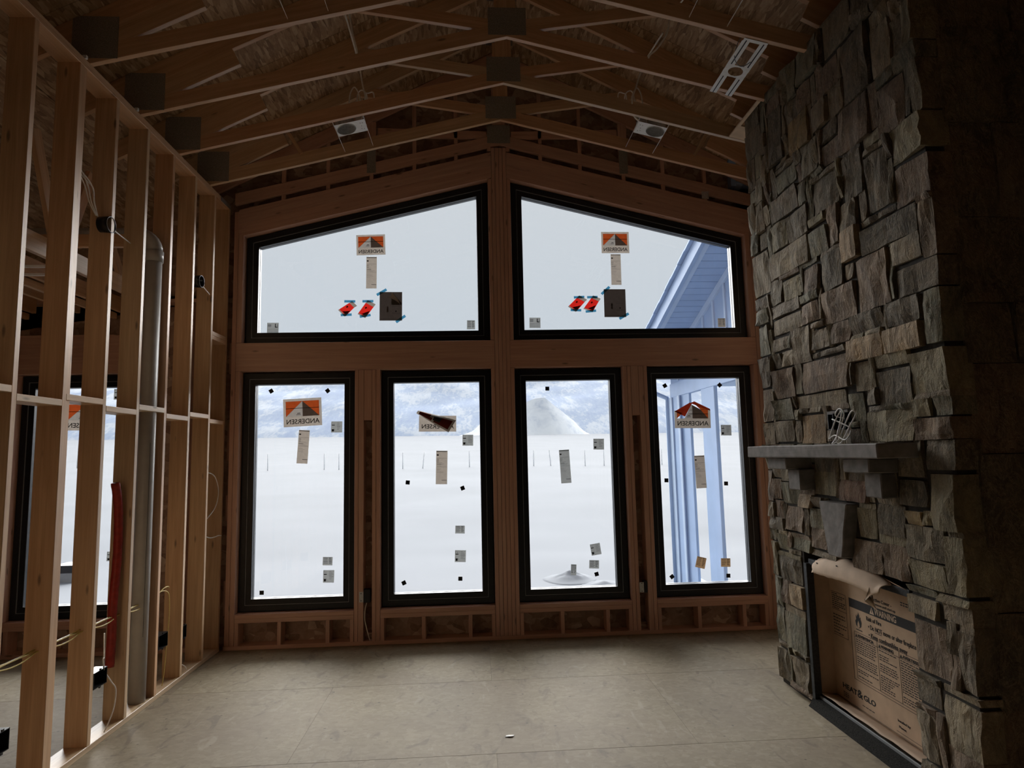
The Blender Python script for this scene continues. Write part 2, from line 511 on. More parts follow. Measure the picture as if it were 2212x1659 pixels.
def text_mesh(s, size, align='CENTER', mirror=False, extr=0.0, bold=0.0, sx=1.0):
    cu = bpy.data.curves.new('t', 'FONT')
    cu.body = s; cu.size = size; cu.align_x = align; cu.align_y = 'CENTER'; cu.extrude = extr; cu.offset = bold
    cu.resolution_u = 3
    o = bpy.data.objects.new('t', cu)
    COL.objects.link(o)
    dg = bpy.context.evaluated_depsgraph_get()
    me = bpy.data.meshes.new_from_object(o.evaluated_get(dg))
    bpy.data.objects.remove(o); bpy.data.curves.remove(cu)
    me.transform(Matrix.Diagonal((-sx if mirror else sx, 1, 1, 1)))
    if mirror:
        me.flip_normals()
    return me
STONES = '338,370,226,240,t;306,336,226,240,t;396,426,382,408,y;426,442,134,144,t;446,464,62,78,t;404,434,178,198,o;352,370,288,308,t;416,446,364,378,g;448,478,30,56,g;292,310,374,384,g;364,392,142,156,p;314,336,88,98,t2;292,312,134,162,y2;292,304,104,132,y2;332,354,103,122,b;308,334,60,86,b;292,302,60,88,;292,316,30,54,;322,336,16,40,;318,336,44,56,d;292,312,90,100,;344,374,424,448,;380,408,426,450,;360,386,402,422,;330,356,382,422,d;310,328,382,410,t2;324,342,422,432,d;292,302,384,408,;292,300,346,374,;304,326,346,374,b;374,392,384,402,t2;334,364,354,382,b;292,318,326,346,y2;292,318,302,324,;322,342,308,342,d;432,454,388,430,d;386,408,358,382,;368,398,328,352,d;344,364,324,352,d;364,382,356,370,b;416,454,344,362,;404,434,322,342,;304,350,286,302,d;292,302,270,300,;302,324,272,286,t2;328,358,254,286,b;292,324,254,270,d;384,406,302,320,g;370,394,276,300,;360,396,254,276,b;408,458,302,322,;466,492,296,330,t2;422,448,282,298,;398,418,280,298,b;336,366,242,254,;306,332,240,254,d;292,304,226,254,g;400,424,260,274,b;424,466,260,272,t2;390,410,240,254,;368,386,240,254,b;414,438,234,260,;372,428,212,234,b;350,368,208,226,t2;318,346,198,218,d;292,318,202,224,y2;438,468,212,234,b;378,438,202,212,t2;360,375,190,208,g;318,358,178,196,y2;306,318,190,200,y2;292,304,190,200,g;472,492,248,272,;442,468,248,258,;474,492,196,222,;442,470,196,212,;292,318,178,190,b;444,470,180,196,t2;474,492,178,196,t2;332,356,126,144,d;358,374,122,140,y2;396,422,144,160,y2;438,464,116,134,b;318,332,134,142,y;314,334,144,158,d;448,482,78,96,d;468,492,114,124,d;464,480,100,112,g;432,458,103,112,;412,430,108,122,b;446,470,6,26,;474,492,3,26,;292,316,3,31,;316,336,3,15,;444,474,3,7,;470,474,7,31,;316,322,15,43,;446,460,27,31,;460,470,27,31,;474,492,27,31,;478,492,31,57,;322,336,39,43,;292,316,55,59,;318,336,55,59,;448,478,55,61,;478,492,57,79,;302,308,59,75,;464,478,61,79,;302,308,75,91,;482,492,79,105,;292,302,87,91,;448,482,95,99,;292,312,99,103,;314,336,99,103,;448,464,99,103,;304,332,103,117,;354,380,103,121,;400,432,103,107,;458,464,103,115,;482,492,105,115,;400,412,107,125,;432,458,111,115,;464,480,111,115,;432,438,115,135,;464,468,115,135,;304,332,117,135,;332,358,121,127,;412,432,121,135,;468,482,123,137,;482,492,123,135,;408,412,125,143,;292,304,131,135,;312,318,135,143,;412,426,135,143,;442,468,135,151,;482,492,135,159,;468,482,137,153,;358,374,139,143,;334,356,143,163,;358,364,143,169,;392,396,143,169,;422,442,143,165,;442,468,151,179,;468,482,153,169,;364,382,155,187,;382,392,155,171,;314,334,159,179,;396,422,159,179,;482,492,159,179,;292,312,163,179,;334,356,163,179,;422,442,165,179,;358,364,169,191,;392,396,169,187,;468,482,169,179,;382,392,171,187,;396,404,179,187,;434,444,179,195,;470,474,179,201,;364,376,187,191,;398,404,187,203,;318,340,195,199,;340,358,195,199,;434,442,195,203,;292,304,199,203,;306,318,199,203,;346,358,199,209,;376,398,199,203,;404,422,199,203,;422,434,199,203,;470,474,201,219,;438,442,203,213,;346,350,209,227,;368,372,213,227,;428,438,213,235,;318,346,219,227,;470,474,219,231,;474,492,223,247,;470,474,231,247,;372,404,235,239,;404,414,235,239,;438,456,235,247,;456,468,235,247,;332,336,239,255,;338,354,239,243,;354,368,239,243,;386,390,239,255,;410,414,239,259,;438,442,247,259,;468,472,247,267,;324,328,255,287,;396,410,255,259,;396,400,259,281,;468,472,267,295,;424,466,273,283,;472,492,273,285,;400,424,275,281,;360,370,277,287,;418,422,283,303,;448,466,283,303,;472,492,285,295,;292,302,299,303,;370,394,299,303,;398,418,299,303,;422,448,299,303,;318,334,303,307,;334,350,303,307,;370,384,303,329,;458,466,303,321,;318,322,307,333,;342,350,307,325,;352,370,307,325,;458,466,321,347,;384,404,323,329,;434,458,323,343,;364,368,329,343,;398,404,329,359,;466,480,331,345,;480,492,331,349,;318,322,333,347,;322,342,343,347,;364,368,343,355,;404,416,343,359,;454,458,343,355,;466,480,345,369,;300,304,347,375,;326,342,347,355,;458,466,347,363,;480,492,349,373,;344,364,351,355,;368,398,351,355,;326,334,355,383,;382,398,355,359,;454,458,355,371,;382,386,359,383,;408,416,359,373,;446,454,363,387,;458,466,363,379,;466,480,369,391,;364,382,371,383,;454,458,371,387,;408,416,373,383,;480,492,373,385,;310,326,375,383,;416,446,379,383,;458,466,379,405,;302,310,383,405,;356,374,383,403,;392,396,383,407,;426,446,383,387,;480,492,385,411,;426,432,387,403,;454,458,387,409,;466,480,391,411,;356,360,403,423,;386,392,403,425,;426,432,403,427,;302,310,405,417,;458,466,405,421,;292,302,407,421,;392,408,407,425,;408,426,407,423,;310,328,409,421,;454,458,409,435,;466,492,411,433,;302,310,417,441,;292,302,421,441,;310,324,421,450,;376,386,421,425,;458,466,421,450,;408,426,423,450,;376,380,425,450,;426,432,427,439,;432,454,429,441,;324,342,431,450,;466,492,433,450,;454,458,435,450,;426,432,439,450,;292,310,441,450,;432,454,441,450,;344,374,447,450,'
# ---------------------------------------------------------------- the room: floor
XC = 0.288            # ridge line
YB = 6.25             # face of the window wall framing
random.seed(3)
fl = struct('floor')
rows = [-3.35 + 1.2192 * k for k in range(9)]
for k, y0 in enumerate(rows):
    y1 = min(y0 + 1.2192, 6.40)
    if y1 - y0 < 0.05:
        continue
    xs = [-6.0 + (1.2192 if k % 2 else 0.0) + 2.4384 * i for i in range(-1, 5)]
    for x0 in xs:
        a, b = max(x0, -6.0), min(x0 + 2.4384, 3.05)
        if b - a < 0.1:
            continue
        e = 0.0006
        p = box('subfloor_panel', fl, M['osb_floor'], a + e, b - e, y0 + e, y1 - e, -0.018, 0.0, 0.0012)
obj('light_block_slab', mesh_from('light_block_slab', *(lambda v: (v, [[0, 1, 2, 3], [7, 6, 5, 4], [0, 4, 5, 1], [1, 5, 6, 2], [2, 6, 7, 3], [3, 7, 4, 0]]))(
    [(-6.1, -9.5, -.30), (3.1, -9.5, -.30), (3.1, 6.42, -.30), (-6.1, 6.42, -.30), (-6.1, -9.5, -.0185), (3.1, -9.5, -.0185), (3.1, 6.42, -.0185), (-6.1, 6.42, -.0185)])), M['osb_wall'], fl)  # base slab added under the floor panels to block light

# ---------------------------------------------------------------- the room: roof deck
ce = struct('ceiling')
def deck_z(x):
    return 5.8415 + 0.5 * x if x < XC else 5.8415 + 0.5 * (2 * XC - x)
sl = math.sqrt(1.25)
for side in (-1, 1):
    run = 1.2192 / sl
    for r in range(6 if side < 0 else 3):
        xa = XC + side * run * r
        xb = XC + side * run * (r + 1)
        if side > 0:
            xb = min(xb, 3.3)
        for q in range(5):
            y0 = -3.5 + 2.4384 * q - (1.2192 if r % 2 else 0)
            y1 = min(y0 + 2.4384, 6.42)
            y0 = max(y0, -3.5)
            if y1 - y0 < 0.05:
                continue
            xm = (xa + xb) / 2
            zm = deck_z(xm) + 0.0065
            u = Vector((xb - xa, 0, deck_z(xb) - deck_z(xa)))
            bar('deck_panel', ce, M['osb_roof'], (xm, y0 + .0015, zm), (xm, y1 - .0015, zm), u.length - 0.003, 0.012, u.normalized(), 0.001)
prism('light_leak_cover', ce, M['core'], [(-6.3, deck_z(-6.3) + .03), (XC, deck_z(XC) + .03), (3.4, deck_z(3.4) + .03), (3.4, deck_z(3.4) + .1), (XC, deck_z(XC) + .1), (-6.3, deck_z(-6.3) + .1)], 'y', -9.6, 6.45)  # slab added over the deck to stop light leaking through panel gaps

# ---------------------------------------------------------------- the room: plain outer walls out of view
w = struct('wall_rear_unseen')
prism('sheathing', w, M['core'], [(-6.1, -.2), (3.1, -.2), (3.1, deck_z(3.1)), (XC, deck_z(XC)), (-6.1, deck_z(-6.1))], 'y', -9.55, -9.5)  # unseen end wall, set far back and dark to cut bounce light
w = struct('wall_far_left')
prism('sheathing', w, M['osb_wall'], [(-9.5, -.2), (6.4, -.2), (6.4, deck_z(-6.0)), (-9.5, deck_z(-6.0))], 'x', -6.05, -6.0)
w = struct('wall_right')
prism('sheathing', w, M['osb_wall'], [(-9.5, -.2), (6.4, -.2), (6.4, deck_z(3.1)), (-9.5, deck_z(3.1))], 'x', 3.10, 3.13)
for k in range(25):
    y = 6.19 - .4064 * k
    if 2.85 < y < 4.95:
        continue
    box('stud', w, M['pine'], 2.96, 3.10, y, y + .038, .038, 4.226)
box('bottom_plate', w, M['pine'], 2.96, 3.10, 4.96, 6.245, 0, .038)
box('bottom_plate', w, M['pine'], 2.96, 3.10, -3.5, 2.9, 0, .038)
for z in (4.226, 4.254):
    box('top_plate', w, M['pine'], 2.96, 3.10, -3.5, 6.245, z, z + .028)

# ---------------------------------------------------------------- left stud wall
wl = struct('wall_left')
XL = -2.40
WD = 0.140
studs = [3.418 + .4064 * k for k in range(-8, 7)]
for y in studs:
    bar('stud', wl, M['pine'], (XL - WD / 2, y + .019 + random.uniform(-.003, .003), .038), (XL - WD / 2, y + .019 + random.uniform(-.003, .003), 4.226), WD, .038, (1, 0, 0))
box('stud', wl, M['pine'], XL - WD, XL, 6.206, 6.244, .038, 4.226)
# a doubled stud behind the fifth stud
box('stud', wl, M['pine'], XL - WD, XL - .004, studs[9] + .0385, studs[9] + .0765, .038, 4.226)
box('bottom_plate', wl, M['pine'], XL - WD, XL, .9, 6.245, 0, .038)
box('top_plate', wl, M['pine'], XL - WD, XL, -1.0, 6.245, 4.226, 4.254)
box('top_plate', wl, M['pine'], XL - WD - .002, XL - .003, -1.0, 6.245, 4.254, 4.282)
blk = [2.165, 2.128, 2.165, 2.128, 2.115, 2.150, 2.108, 2.155, 2.112, 2.15, 2.118, 2.15, 2.118, 2.14, 2.115]
zb = {8: 2.115, 9: 2.152, 10: 2.112, 11: 2.152, 12: 2.112, 13: 2.152, 14: 2.114, 7: 2.155, 6: 2.115}
for i, y in enumerate(studs):
    if i not in zb:
        continue
    y1 = studs[i + 1] if i + 1 < len(studs) else 6.206
    box('fire_block', wl, M['pine'], XL - WD, XL + .001, y + .039, y1 - .001, zb[i] - .019, zb[i] + .019)
box('fire_block', wl, M['pine'], XL - WD, XL + .001, studs[14] + .039, 6.205, 2.866, 2.904)
box('fire_block', wl, M['pine'], XL - WD, XL + .001, studs[14] + .039, 6.205, 2.905, 2.943)
box('steel_strap', wl, M['gusset'], XL + .0005, XL + .003, 6.00, 6.245, 4.232, 4.275)

# ---------------------------------------------------------------- window wall
wb_ = struct('wall_back')
YS = YB + .14
# outside sheathing around the openings, in (x, z) pieces
pieces = [
    [(-6.05, -.2), (-4.35, -.2), (-4.35, 3.4), (-6.05, 3.4)], [(-4.35, -.2), (-3.25, -.2), (-3.25, .32), (-4.35, .32)], [(-4.35, 2.6), (-3.25, 2.6), (-3.25, 3.4), (-4.35, 3.4)],
    [(-3.25, -.2), (-2.27, -.2), (-2.27, 3.4), (-3.25, 3.4)],
    [(-2.27, -.2), (2.835, -.2), (2.835, .32), (-2.27, .32)], [(-2.27, 2.6), (2.835, 2.6), (2.835, 2.89), (-2.27, 2.89)],
    [(-1.172, .32), (-.925, .32), (-.925, 2.6), (-1.172, 2.6)], [(.165, .32), (.398, .32), (.398, 2.6), (.165, 2.6)], [(1.490, .32), (1.737, .32), (1.737, 2.6), (1.490, 2.6)],
    [(2.835, -.2), (3.12, -.2), (3.12, 2.89), (2.835, 2.89)], [(2.82, 2.89), (3.12, 2.89), (3.12, 4.7), (2.82, 4.7)],
    [(.165, 2.89), (.398, 2.89), (.398, 4.57), (.165, 4.57)],
    [(-2.27, 2.89), (-2.265, 2.89), (-2.265, 3.975), (-2.27, 3.975)],
    [(-6.05, 3.4), (-2.27, 3.4), (-2.27, deck_z(-2.27)), (-6.05, deck_z(-6.05))],
    [(-2.27, 3.974), (.165, 4.573), (.165, deck_z(.165)), (-2.27, deck_z(-2.27))],
    [(.165, 4.573), (.398, 4.573), (.398, deck_z(.398)), (.288, deck_z(.288)), (.165, deck_z(.165))],
    [(.398, 4.573), (2.83, 3.974), (2.83, deck_z(2.83)), (.398, deck_z(.398))],
    [(2.83, 3.974), (3.12, 3.974), (3.12, deck_z(3.12)), (2.83, deck_z(2.83))],
]
for p in pieces:
    prism('sheathing', wb_, M['osb_wall'], p, 'y', YS, YS + .012)

def vb(name, x0, x1, z0, z1, mat='beam', y0=YB, y1=YS - .001):
    return box(name, wb_, M[mat], x0 + .0011, x1 - .0011, y0, y1, z0, z1, 0.003)

vb('bottom_plate', -2.37, 2.96, 0, .038, 'beam')
def sm(x0, x1):       # mirror about the centre of the wall
    return 2 * .2815 - x1, 2 * .2815 - x0
for mir in (0, 1):
    f = (lambda a, b: sm(a, b)) if mir else (lambda a, b: (a, b))
    vb('king_stud', *f(-2.362, -2.318), .038, 4.215)
    vb('jack_stud', *f(-2.318, -2.272), .038, 2.61)
    vb('jack_stud', *f(-2.318, -2.267), 2.892, 3.98)
    vb('jack_stud', *f(-1.172, -1.134), .038, 2.61)
    vb('king_stud', *f(-1.134, -1.082), .038, 2.61)
    vb('king_stud', *f(-1.004, -.966), .038, 2.61)
    vb('jack_stud', *f(-.966, -.925), .038, 2.61)
    vb('filler_block', *f(-1.082, -1.004), 2.115, 2.61)
    vb('filler_block', *f(-1.082, -1.004), .038, .10, 'osb_wall', YB + .07)
    for (a, b) in ((-2.272, -1.172), (-.925, .165)):
        x0, x1 = f(a, b)
        vb('sill_plate', x0, x1, .281, .32)
        vb('sill_plate', x0, x1, .242, .281)
        n = 3
        for q in range(n + 1):
            c = x0 + .019 + (x1 - x0 - .038) * (0, .37, .79, 1)[q]
            vb('cripple_stud', c - .019, c + .019, .038, .242)
    x0, x1 = f(-2.318, .205)
    vb('header_beam', x0, x1, 2.612, 2.89)
for k in range(6):
    a = .1655 + .0388 * k
    edge = k in (0, 5)
    vb('post_ply', a, a + .0388, .038, 2.61 if edge else 4.905)
    if edge:
        vb('post_ply', a, a + .0388, 2.892, 4.57)
# the small blocks that pad out the corner gap
for z0, z1 in ((2.60, 2.90), (1.75, 2.12), (1.18, 1.42), (.30, .62)):
    vb('corner_block', -2.40, -2.364, z0, z1, 'beam', YB + .055)
# raked headers, each of two laminated boards
for mir in (0, 1):
    def mx(p):
        return (2 * .2815 - p[0], p[1]) if mir else p
    for (lo0, lo1, h0, h1) in ((3.974, 4.571, 0, .134), (3.974, 4.571, .135, .278)):
        a = Vector((mx((-2.318, 0))[0], 0, 3.962 + (h0 + h1) / 2))
        b = Vector((mx((.2035, 0))[0], 0, 4.582 + (h0 + h1) / 2))
        a.y = b.y = (YB + YS) / 2
        dd = (b - a).normalized()
        sd = Vector((-dd.z, 0, dd.x)) * (1 if dd.x > 0 else -1)
        c = dd.x * (1 if dd.x > 0 else -1)
        tn = abs(dd.z / dd.x)
        bar('raked_header', wb_, M['beam'], a, b, (h1 - h0) * c, YS - YB - .002, sd, .002, None, tn, tn)

# gable framing over the window wall
gt_ = thing('gable_truss', 'gable end truss with upright studs standing directly on the window wall', 'roof truss')
def chord(name, parent, mat, xa, za, xb, zb, dv, y0, t=.038):
    """sloping member with plumb ends, given by its lower edge and its plumb depth"""
    a = Vector((xa, y0 + .019, za + dv / 2)); b = Vector((xb, y0 + .019, zb + dv / 2))
    if xb < xa:
        a, b = b, a
    d = (b - a).normalized()
    tn = d.z / d.x
    return bar(name, parent, mat, a, b, dv * d.x, t, (-d.z, 0, d.x), .002, None, tn, tn)
def mirx(x):
    return 2 * XC - x
def zbot(x):
    return 4.938 - .2447 * abs(x - XC)
def ztop(x):
    return 5.8285 - .5 * abs(x - XC)
for s in (0, 1):
    mxx = mirx if s else (lambda x: x)
    chord('bottom_chord', gt_, M['beam'], mxx(-2.36), zbot(-2.36), mxx(XC), zbot(XC), .118, YB + .001)
    chord('top_chord', gt_, M['beam'], mxx(-2.6), ztop(-2.6), mxx(XC), ztop(XC), .15, YB + .001)
    chord('web', gt_, M['beam'], mxx(-.95), 5.03, mxx(.16), 5.00, .085, YB + .001, .034)
gx_ = [-1.89, -1.45, -.58, -.155, .715, 1.13, 2.0, 2.44]
for x in gx_:
    z0 = zbot(x) + .118
    z1 = ztop(x)
    box('gable_stud', gt_, M['beam'], x - .019, x + .019, YB + .003, YB + .037, z0, z1)
    box('spacer_block', gt_, M['beam'], x - .019, x + .019, YB + .004, YB + .036, zbot(x) - .085, zbot(x) + .004)
box('gable_stud', gt_, M['beam'], .22, .356, YB + .003, YB + .036, 4.95, 5.82)
box('spacer_block', gt_, M['beam'], .166, .2035, YB + .004, YB + .036, 4.87, 4.915)
box('spacer_block', gt_, M['beam'], .361, .40, YB + .004, YB + .036, 4.87, 4.915)
for x in (-1.015, 1.585):
    box('splice_plate', gt_, M['gusset'], x - .045, x + .045, YB - .002, YB + .0005, zbot(x) + .01, zbot(x) + .26)
    box('gable_stud', gt_, M['beam'], x - .045, x + .045, YB + .003, YB + .037, zbot(x) + .1, ztop(x))
    box('spacer_block', gt_, M['beam'], x - .019, x + .019, YB + .004, YB + .036, zbot(x) - .085, zbot(x) + .004)
box('gusset_plate', gt_, M['gusset'], .17, .405, YB - .002, YB + .0005, 4.955, 5.15)
box('gusset_plate', gt_, M['zinc'], 2.40, 2.475, YB - .002, YB + .0005, 4.36, 4.44)

# ---------------------------------------------------------------- roof trusses
def truss(y0, label):
    t = thing('roof_truss', label, 'roof truss', 'roof trusses over the room')
    m = M['truss']
    for s in (0, 1):
        f = mirx if s else (lambda x: x)
        chord('bottom_chord', t, m, f(-2.54), zbot(-2.54), f(XC), zbot(XC), .118, y0)
        chord('top_chord', t, m, f(-2.9 if not s else -2.52), ztop(-2.9 if not s else -2.52), f(XC), ztop(XC), .155, y0)
        chord('web', t, m, f(-1.06), 5.163, f(.16), 4.983, .097, y0, .036)
        a = Vector((f(-2.36), y0 + .019, 0)); b = Vector((f(-1.703), y0 + .019, 0))
        up = Vector((-.447 * (1 if not s else -1), 0, .894)) * .069
        a.z = 5.5355 + .5 * -2.36; b.z = 4.684
        bar('heel_slider', t, m, a + up, b + up, .138, .036, up.normalized(), .002)
        xs = sorted((f(-2.52), f(-2.235)))
        for yy in (y0 - .0022, y0 + .0382):
            box('gusset_plate', t, M['gusset'], xs[0], xs[1], yy, yy + .002, 4.315, 4.60, .0005)
    box('king_post', t, m, .218, .358, y0 + .002, y0 + .036, 4.96, 5.82)
    for yy in (y0 - .0022, y0 + .0382):
        box('gusset_plate', t, M['gusset'], .145, .437, yy, yy + .002, 4.948, 5.172, .0005)
        box('gusset_plate', t, M['gusset'], .16, .42, yy, yy + .002, 5.72, 5.86, .0005)
    return t
ordn = ['nearest to the window wall', 'second from the window wall', 'third from the window wall', 'fourth from the window wall', 'fifth from the window wall', 'sixth from the window wall, overhead', 'seventh from the window wall, overhead']
for k, y0 in enumerate((5.75, 5.14, 4.53, 3.92, 3.31, 2.70, 2.09)):
    t = truss(y0, 'pale timber scissor truss with peaked lower chord, ' + ordn[k])
    if k == 0:
        for s in (0, 1):
            f = mirx if s else (lambda x: x)
            bar('web', t, M['truss'], (f(-1.74), y0 + .019, 4.85), (f(-1.58), y0 + .019, 4.585), .06, .034)

# timber soffit panel between two trusses beside the chimney
L_ = [(2.245, 4.571), (2.268, 4.571), (2.268, 4.945), (2.955, 4.945), (2.955, 5.137), (2.245, 5.137)]
vs = [(x, y, zbot(x) + h) for h in (.001, .013) for x, y in L_]
tag(obj('soffit_board', mesh_from('soffit_board', vs, [list(range(6)), list(range(11, 5, -1))] + [[i, (i + 1) % 6, 6 + (i + 1) % 6, 6 + i] for i in range(6)]), M['ply']),
    'pale plywood panel between two trusses beside the chimney top', 'panel')

# ---------------------------------------------------------------- side room beyond the stud wall
sr = struct('ceiling_side_room')
for k in range(8):
    x = -2.98 - .4064 * k
    box('ceiling_joist', sr, M['truss'], x - .038, x, .3, 6.24, 3.20, 3.34)
    if k in (1, 3, 4):
        box('ceiling_joist', sr, M['truss'], x - .10, x - .062, .3, 6.24, 3.14, 3.199)
for (a, b) in (((-3.0, 4.33, 4.06), (-3.0, 4.62, 3.30)), ((-3.0, 4.98, 4.02), (-3.0, 4.72, 3.35)), ((-3.1, 3.2, 4.05), (-3.1, 3.7, 3.35)), ((-3.2, 5.4, 4.0), (-3.2, 5.9, 3.35))):
    bar('brace', sr, M['truss'], a, b, .089, .036, (0, 1, 0.3))
box('strongback', sr, M['truss'], -5.9, -2.56, 4.70, 4.74, 3.345, 3.44)
ws_ = struct('wall_side_room')
def vs_(name, x0, x1, z0, z1):
    return box(name, ws_, M['beam'], x0, x1, YB, YS - .001, z0, z1, .003)
vs_('bottom_plate', -5.98, -2.56, 0, .038)
vs_('sill_plate', -4.35, -3.25, .281, .32); vs_('sill_plate', -4.35, -3.25, .242, .281)
vs_('header_beam', -4.43, -3.17, 2.61, 2.99)
for a in (-4.39, -4.43, -3.25, -3.21, -5.2, -5.6, -4.8, -2.80):
    vs_('stud', a, a + .038, .039, 2.609 if a > -4.45 and a < -3.2 else 3.3)
for a in (-4.33, -3.98, -3.63, -3.29):
    vs_('cripple_stud', a, a + .038, .039, .241)
vs_('top_plate', -5.98, -2.56, 3.30, 3.338)

# ---------------------------------------------------------------- windows
def window(n, poly, latch=None):
    w = struct('window_%d' % n)
    ring('frame', w, M['black'], poly, .006, .062, 6.330, 6.425, .003)
    ring('nail_flange', w, M['black'], poly, -.05, .02, YS + .0125, YS + .016)
    ring('edge_highlight', w, M['edge_grey'], poly, .062, .066, 6.334, 6.345)  # grey ring drawn as the highlight of an edge catching light
    ring('sash', w, M['black'], poly, .064, .118, 6.340, 6.43, .004)
    pp = inset_poly(poly, .105)
    o = prism('pane', w, M['glass'], pp, 'y', 6.400, 6.404)
    ring('spacer', w, M['edge_grey'], poly, .1175, .1205, 6.3895, 6.3995)
    if latch:
        bar('latch', w, M['edge_grey'], latch[0], latch[1], .012, .006, (0, 1, 0))
    return w
def rect(x0, x1, z0, z1):
    return [(x0, z0), (x1, z0), (x1, z1), (x0, z1)]
window(1, rect(-2.272, -1.172, .32, 2.605))
window(2, rect(-.925, .165, .32, 2.605))
window(3, rect(.398, 1.488, .32, 2.605))
window(4, rect(1.735, 2.835, .32, 2.605))
window(5, [(-2.266, 2.89), (.165, 2.89), (.165, 4.573), (-2.266, 3.975)], ((-1.06, 6.336, 4.222), (-.94, 6.336, 4.252)))
window(6, [(.398, 2.89), (2.829, 2.89), (2.829, 3.975), (.398, 4.573)], ((1.50, 6.336, 4.252), (1.62, 6.336, 4.222)))
window(7, rect(-4.35, -3.25, .32, 2.605))
# ---------------------------------------------------------------- outdoors: snow field, hills, fence, wing of the house
def field_z(x, y):
    base = -.42 if y < 14 else -.42 + (y - 14) * .0392 + max(0, y - 60) * .0125
    return base - (x * .0085 if y > 14 else 0) * min(1, max(0, (y - 14) / 30)) + .10 * noise.noise((x * .12, y * .12, 0)) * min(1, max(.0, (y - 9) / 8)) + .03 * noise.noise((x * .5, y * .5, 3))
vs, fs = [], []
xs = [-140 + 4 * i for i in range(13)] + [-90 + 2.2 * i for i in range(38)] + [-6 + .5 * i for i in range(33)] + [12 + 2.2 * i for i in range(30)] + [80 + 5 * i for i in range(13)]
ys = [6.5 + .4 * i for i in range(26)] + [17 + 1.2 * i for i in range(24)] + [46 + 3 * i for i in range(36)]
for y in ys:
    for x in xs:
        vs.append((x, y, field_z(x, y)))
n = len(xs)
for j in range(len(ys) - 1):
    for i in range(n - 1):
        fs.append([j * n + i, j * n + i + 1, (j + 1) * n + i + 1, (j + 1) * n + i])
g = obj('ground', mesh_from('ground', vs, fs, True), M['snow'])
g['kind'] = 'structure'
def ridge(name, x0, x1, ya, yb, zf, mat, nx=90, ny=22, amp=3.0):
    vs, fs = [], []
    for j in range(ny + 1):
        t = j / ny
        for i in range(nx + 1):
            x = x0 + (x1 - x0) * i / nx
            y = ya + (yb - ya) * t
            z = zf(x, t)
            z += amp * t * noise.fractal((x * .045, y * .045, 1.7), .9, 2.1, 5) + amp * .5 * t * noise.noise((x * .16, y * .1, 4))
            vs.append((x, y, z))
    for j in range(ny):
        for i in range(nx):
            a = j * (nx + 1) + i
            fs.append([a, a + 1, a + nx + 2, a + nx + 1])
    o = obj(name, mesh_from(name, vs, fs, True), mat)
    o['kind'] = 'structure'
    return o
ridge('mountain', -170, 190, 152, 235, lambda x, t: 5.2 - x * .0085 + 29 * t ** .9, M['mountain'])
def hillz(x, t):
    c = 16.0
    prof = max(0.0, 1 - abs(x - c - 1.5) / (17.0 if x > c else 34.0))
    return 5.0 - x * .0085 + t * (13.2 * prof - 2.0)
ridge('hill', -30, 50, 148, 163, hillz, M['hill'], 70, 16, .7)

fx_ = [(-14.35, 0), (-10.5, 0), (-9.5, 0), (-5.1, 0), (-3.72, .12), (-.46, 0), (4.08, 0), (5.29, -.1), (7.74, 0), (9.10, 0), (13.27, 0)]
FPL = ['thin pale fence post in the snow, left side of the first tall window', 'thin pale fence post in the snow, middle one through the first tall window', 'thin pale fence post in the snow, rightmost through the first tall window',
       'upright fence post in the snow, left side of the second tall window', 'leaning fence post in the snow through the second tall window', 'fence post in the snow at the right side of the second tall window',
       'fence post in the snow, leftmost of four through the third tall window', 'slightly leaning fence post in the snow, second of four through the third tall window', 'fence post in the snow, third of four through the third tall window', 'fence post in the snow, rightmost of four through the third tall window',
       'lone fence post in the snow through the fourth tall window']
for i, (x, lean) in enumerate(fx_):
    z = field_z(x, 45)
    o = tube('fence_post', None, M['post'], [(x, 45, z - .1), (x + lean * .5, 45, z + .55), (x + lean, 45, z + 1.1)], .036, 7, 0)
    tag(o, FPL[i], 'post', 'fence posts in the snow field')

# shallow heaps of dug snow outside the third tall window
for i, (x, y, r, h, lab) in enumerate([(1.60, 11.1, .26, .13, 'larger rounded snow heap just outside the third tall window'), (2.05, 10.55, .22, .06, 'low snow heap with a shadowed hollow outside the third tall window')]):
    vs, fs = [], []
    NR, NA = 12, 28
    for j in range(NR + 1):
        q = j / NR
        for k in range(NA):
            an = 2 * math.pi * k / NA
            rr = r * 1.9 * q * (1 + .18 * noise.noise((math.cos(an) * 1.3, math.sin(an) * 1.3, i * 5)))
            px_, py_ = x + rr * math.cos(an), y + rr * math.sin(an)
            bump_ = h * math.exp(-3.4 * q * q) * (1 + .5 * noise.noise((px_ * 7, py_ * 7, 2))) if j < NR else -.03
            vs.append((px_, py_, field_z(px_, py_) + bump_ + .004))
    for j in range(NR):
        for k in range(NA):
            fs.append([j * NA + k, j * NA + (k + 1) % NA, (j + 1) * NA + (k + 1) % NA, (j + 1) * NA + k])
    o = obj('snow_heap', mesh_from('snow_heap', vs, fs, True), M['snow'])
    tag(o, lab, 'snow')

# wing of the house: gabled end with soffit over an open porch
hw = thing('house_wing', 'house wing tinted blue by reflection, with gabled eave and open porch beyond the right windows', 'building')
PX = 3.30
def rakez(y):
    return 4.148 - (y - 7.565) * .3218
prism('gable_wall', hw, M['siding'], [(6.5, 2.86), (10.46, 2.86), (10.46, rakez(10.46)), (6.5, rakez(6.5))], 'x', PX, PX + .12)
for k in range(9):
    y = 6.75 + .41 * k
    prism('batten', hw, M['sidetrim'], [(y - .025, 2.87), (y + .025, 2.87), (y + .025, rakez(y + .025)), (y - .025, rakez(y - .025))], 'x', PX - .022, PX)
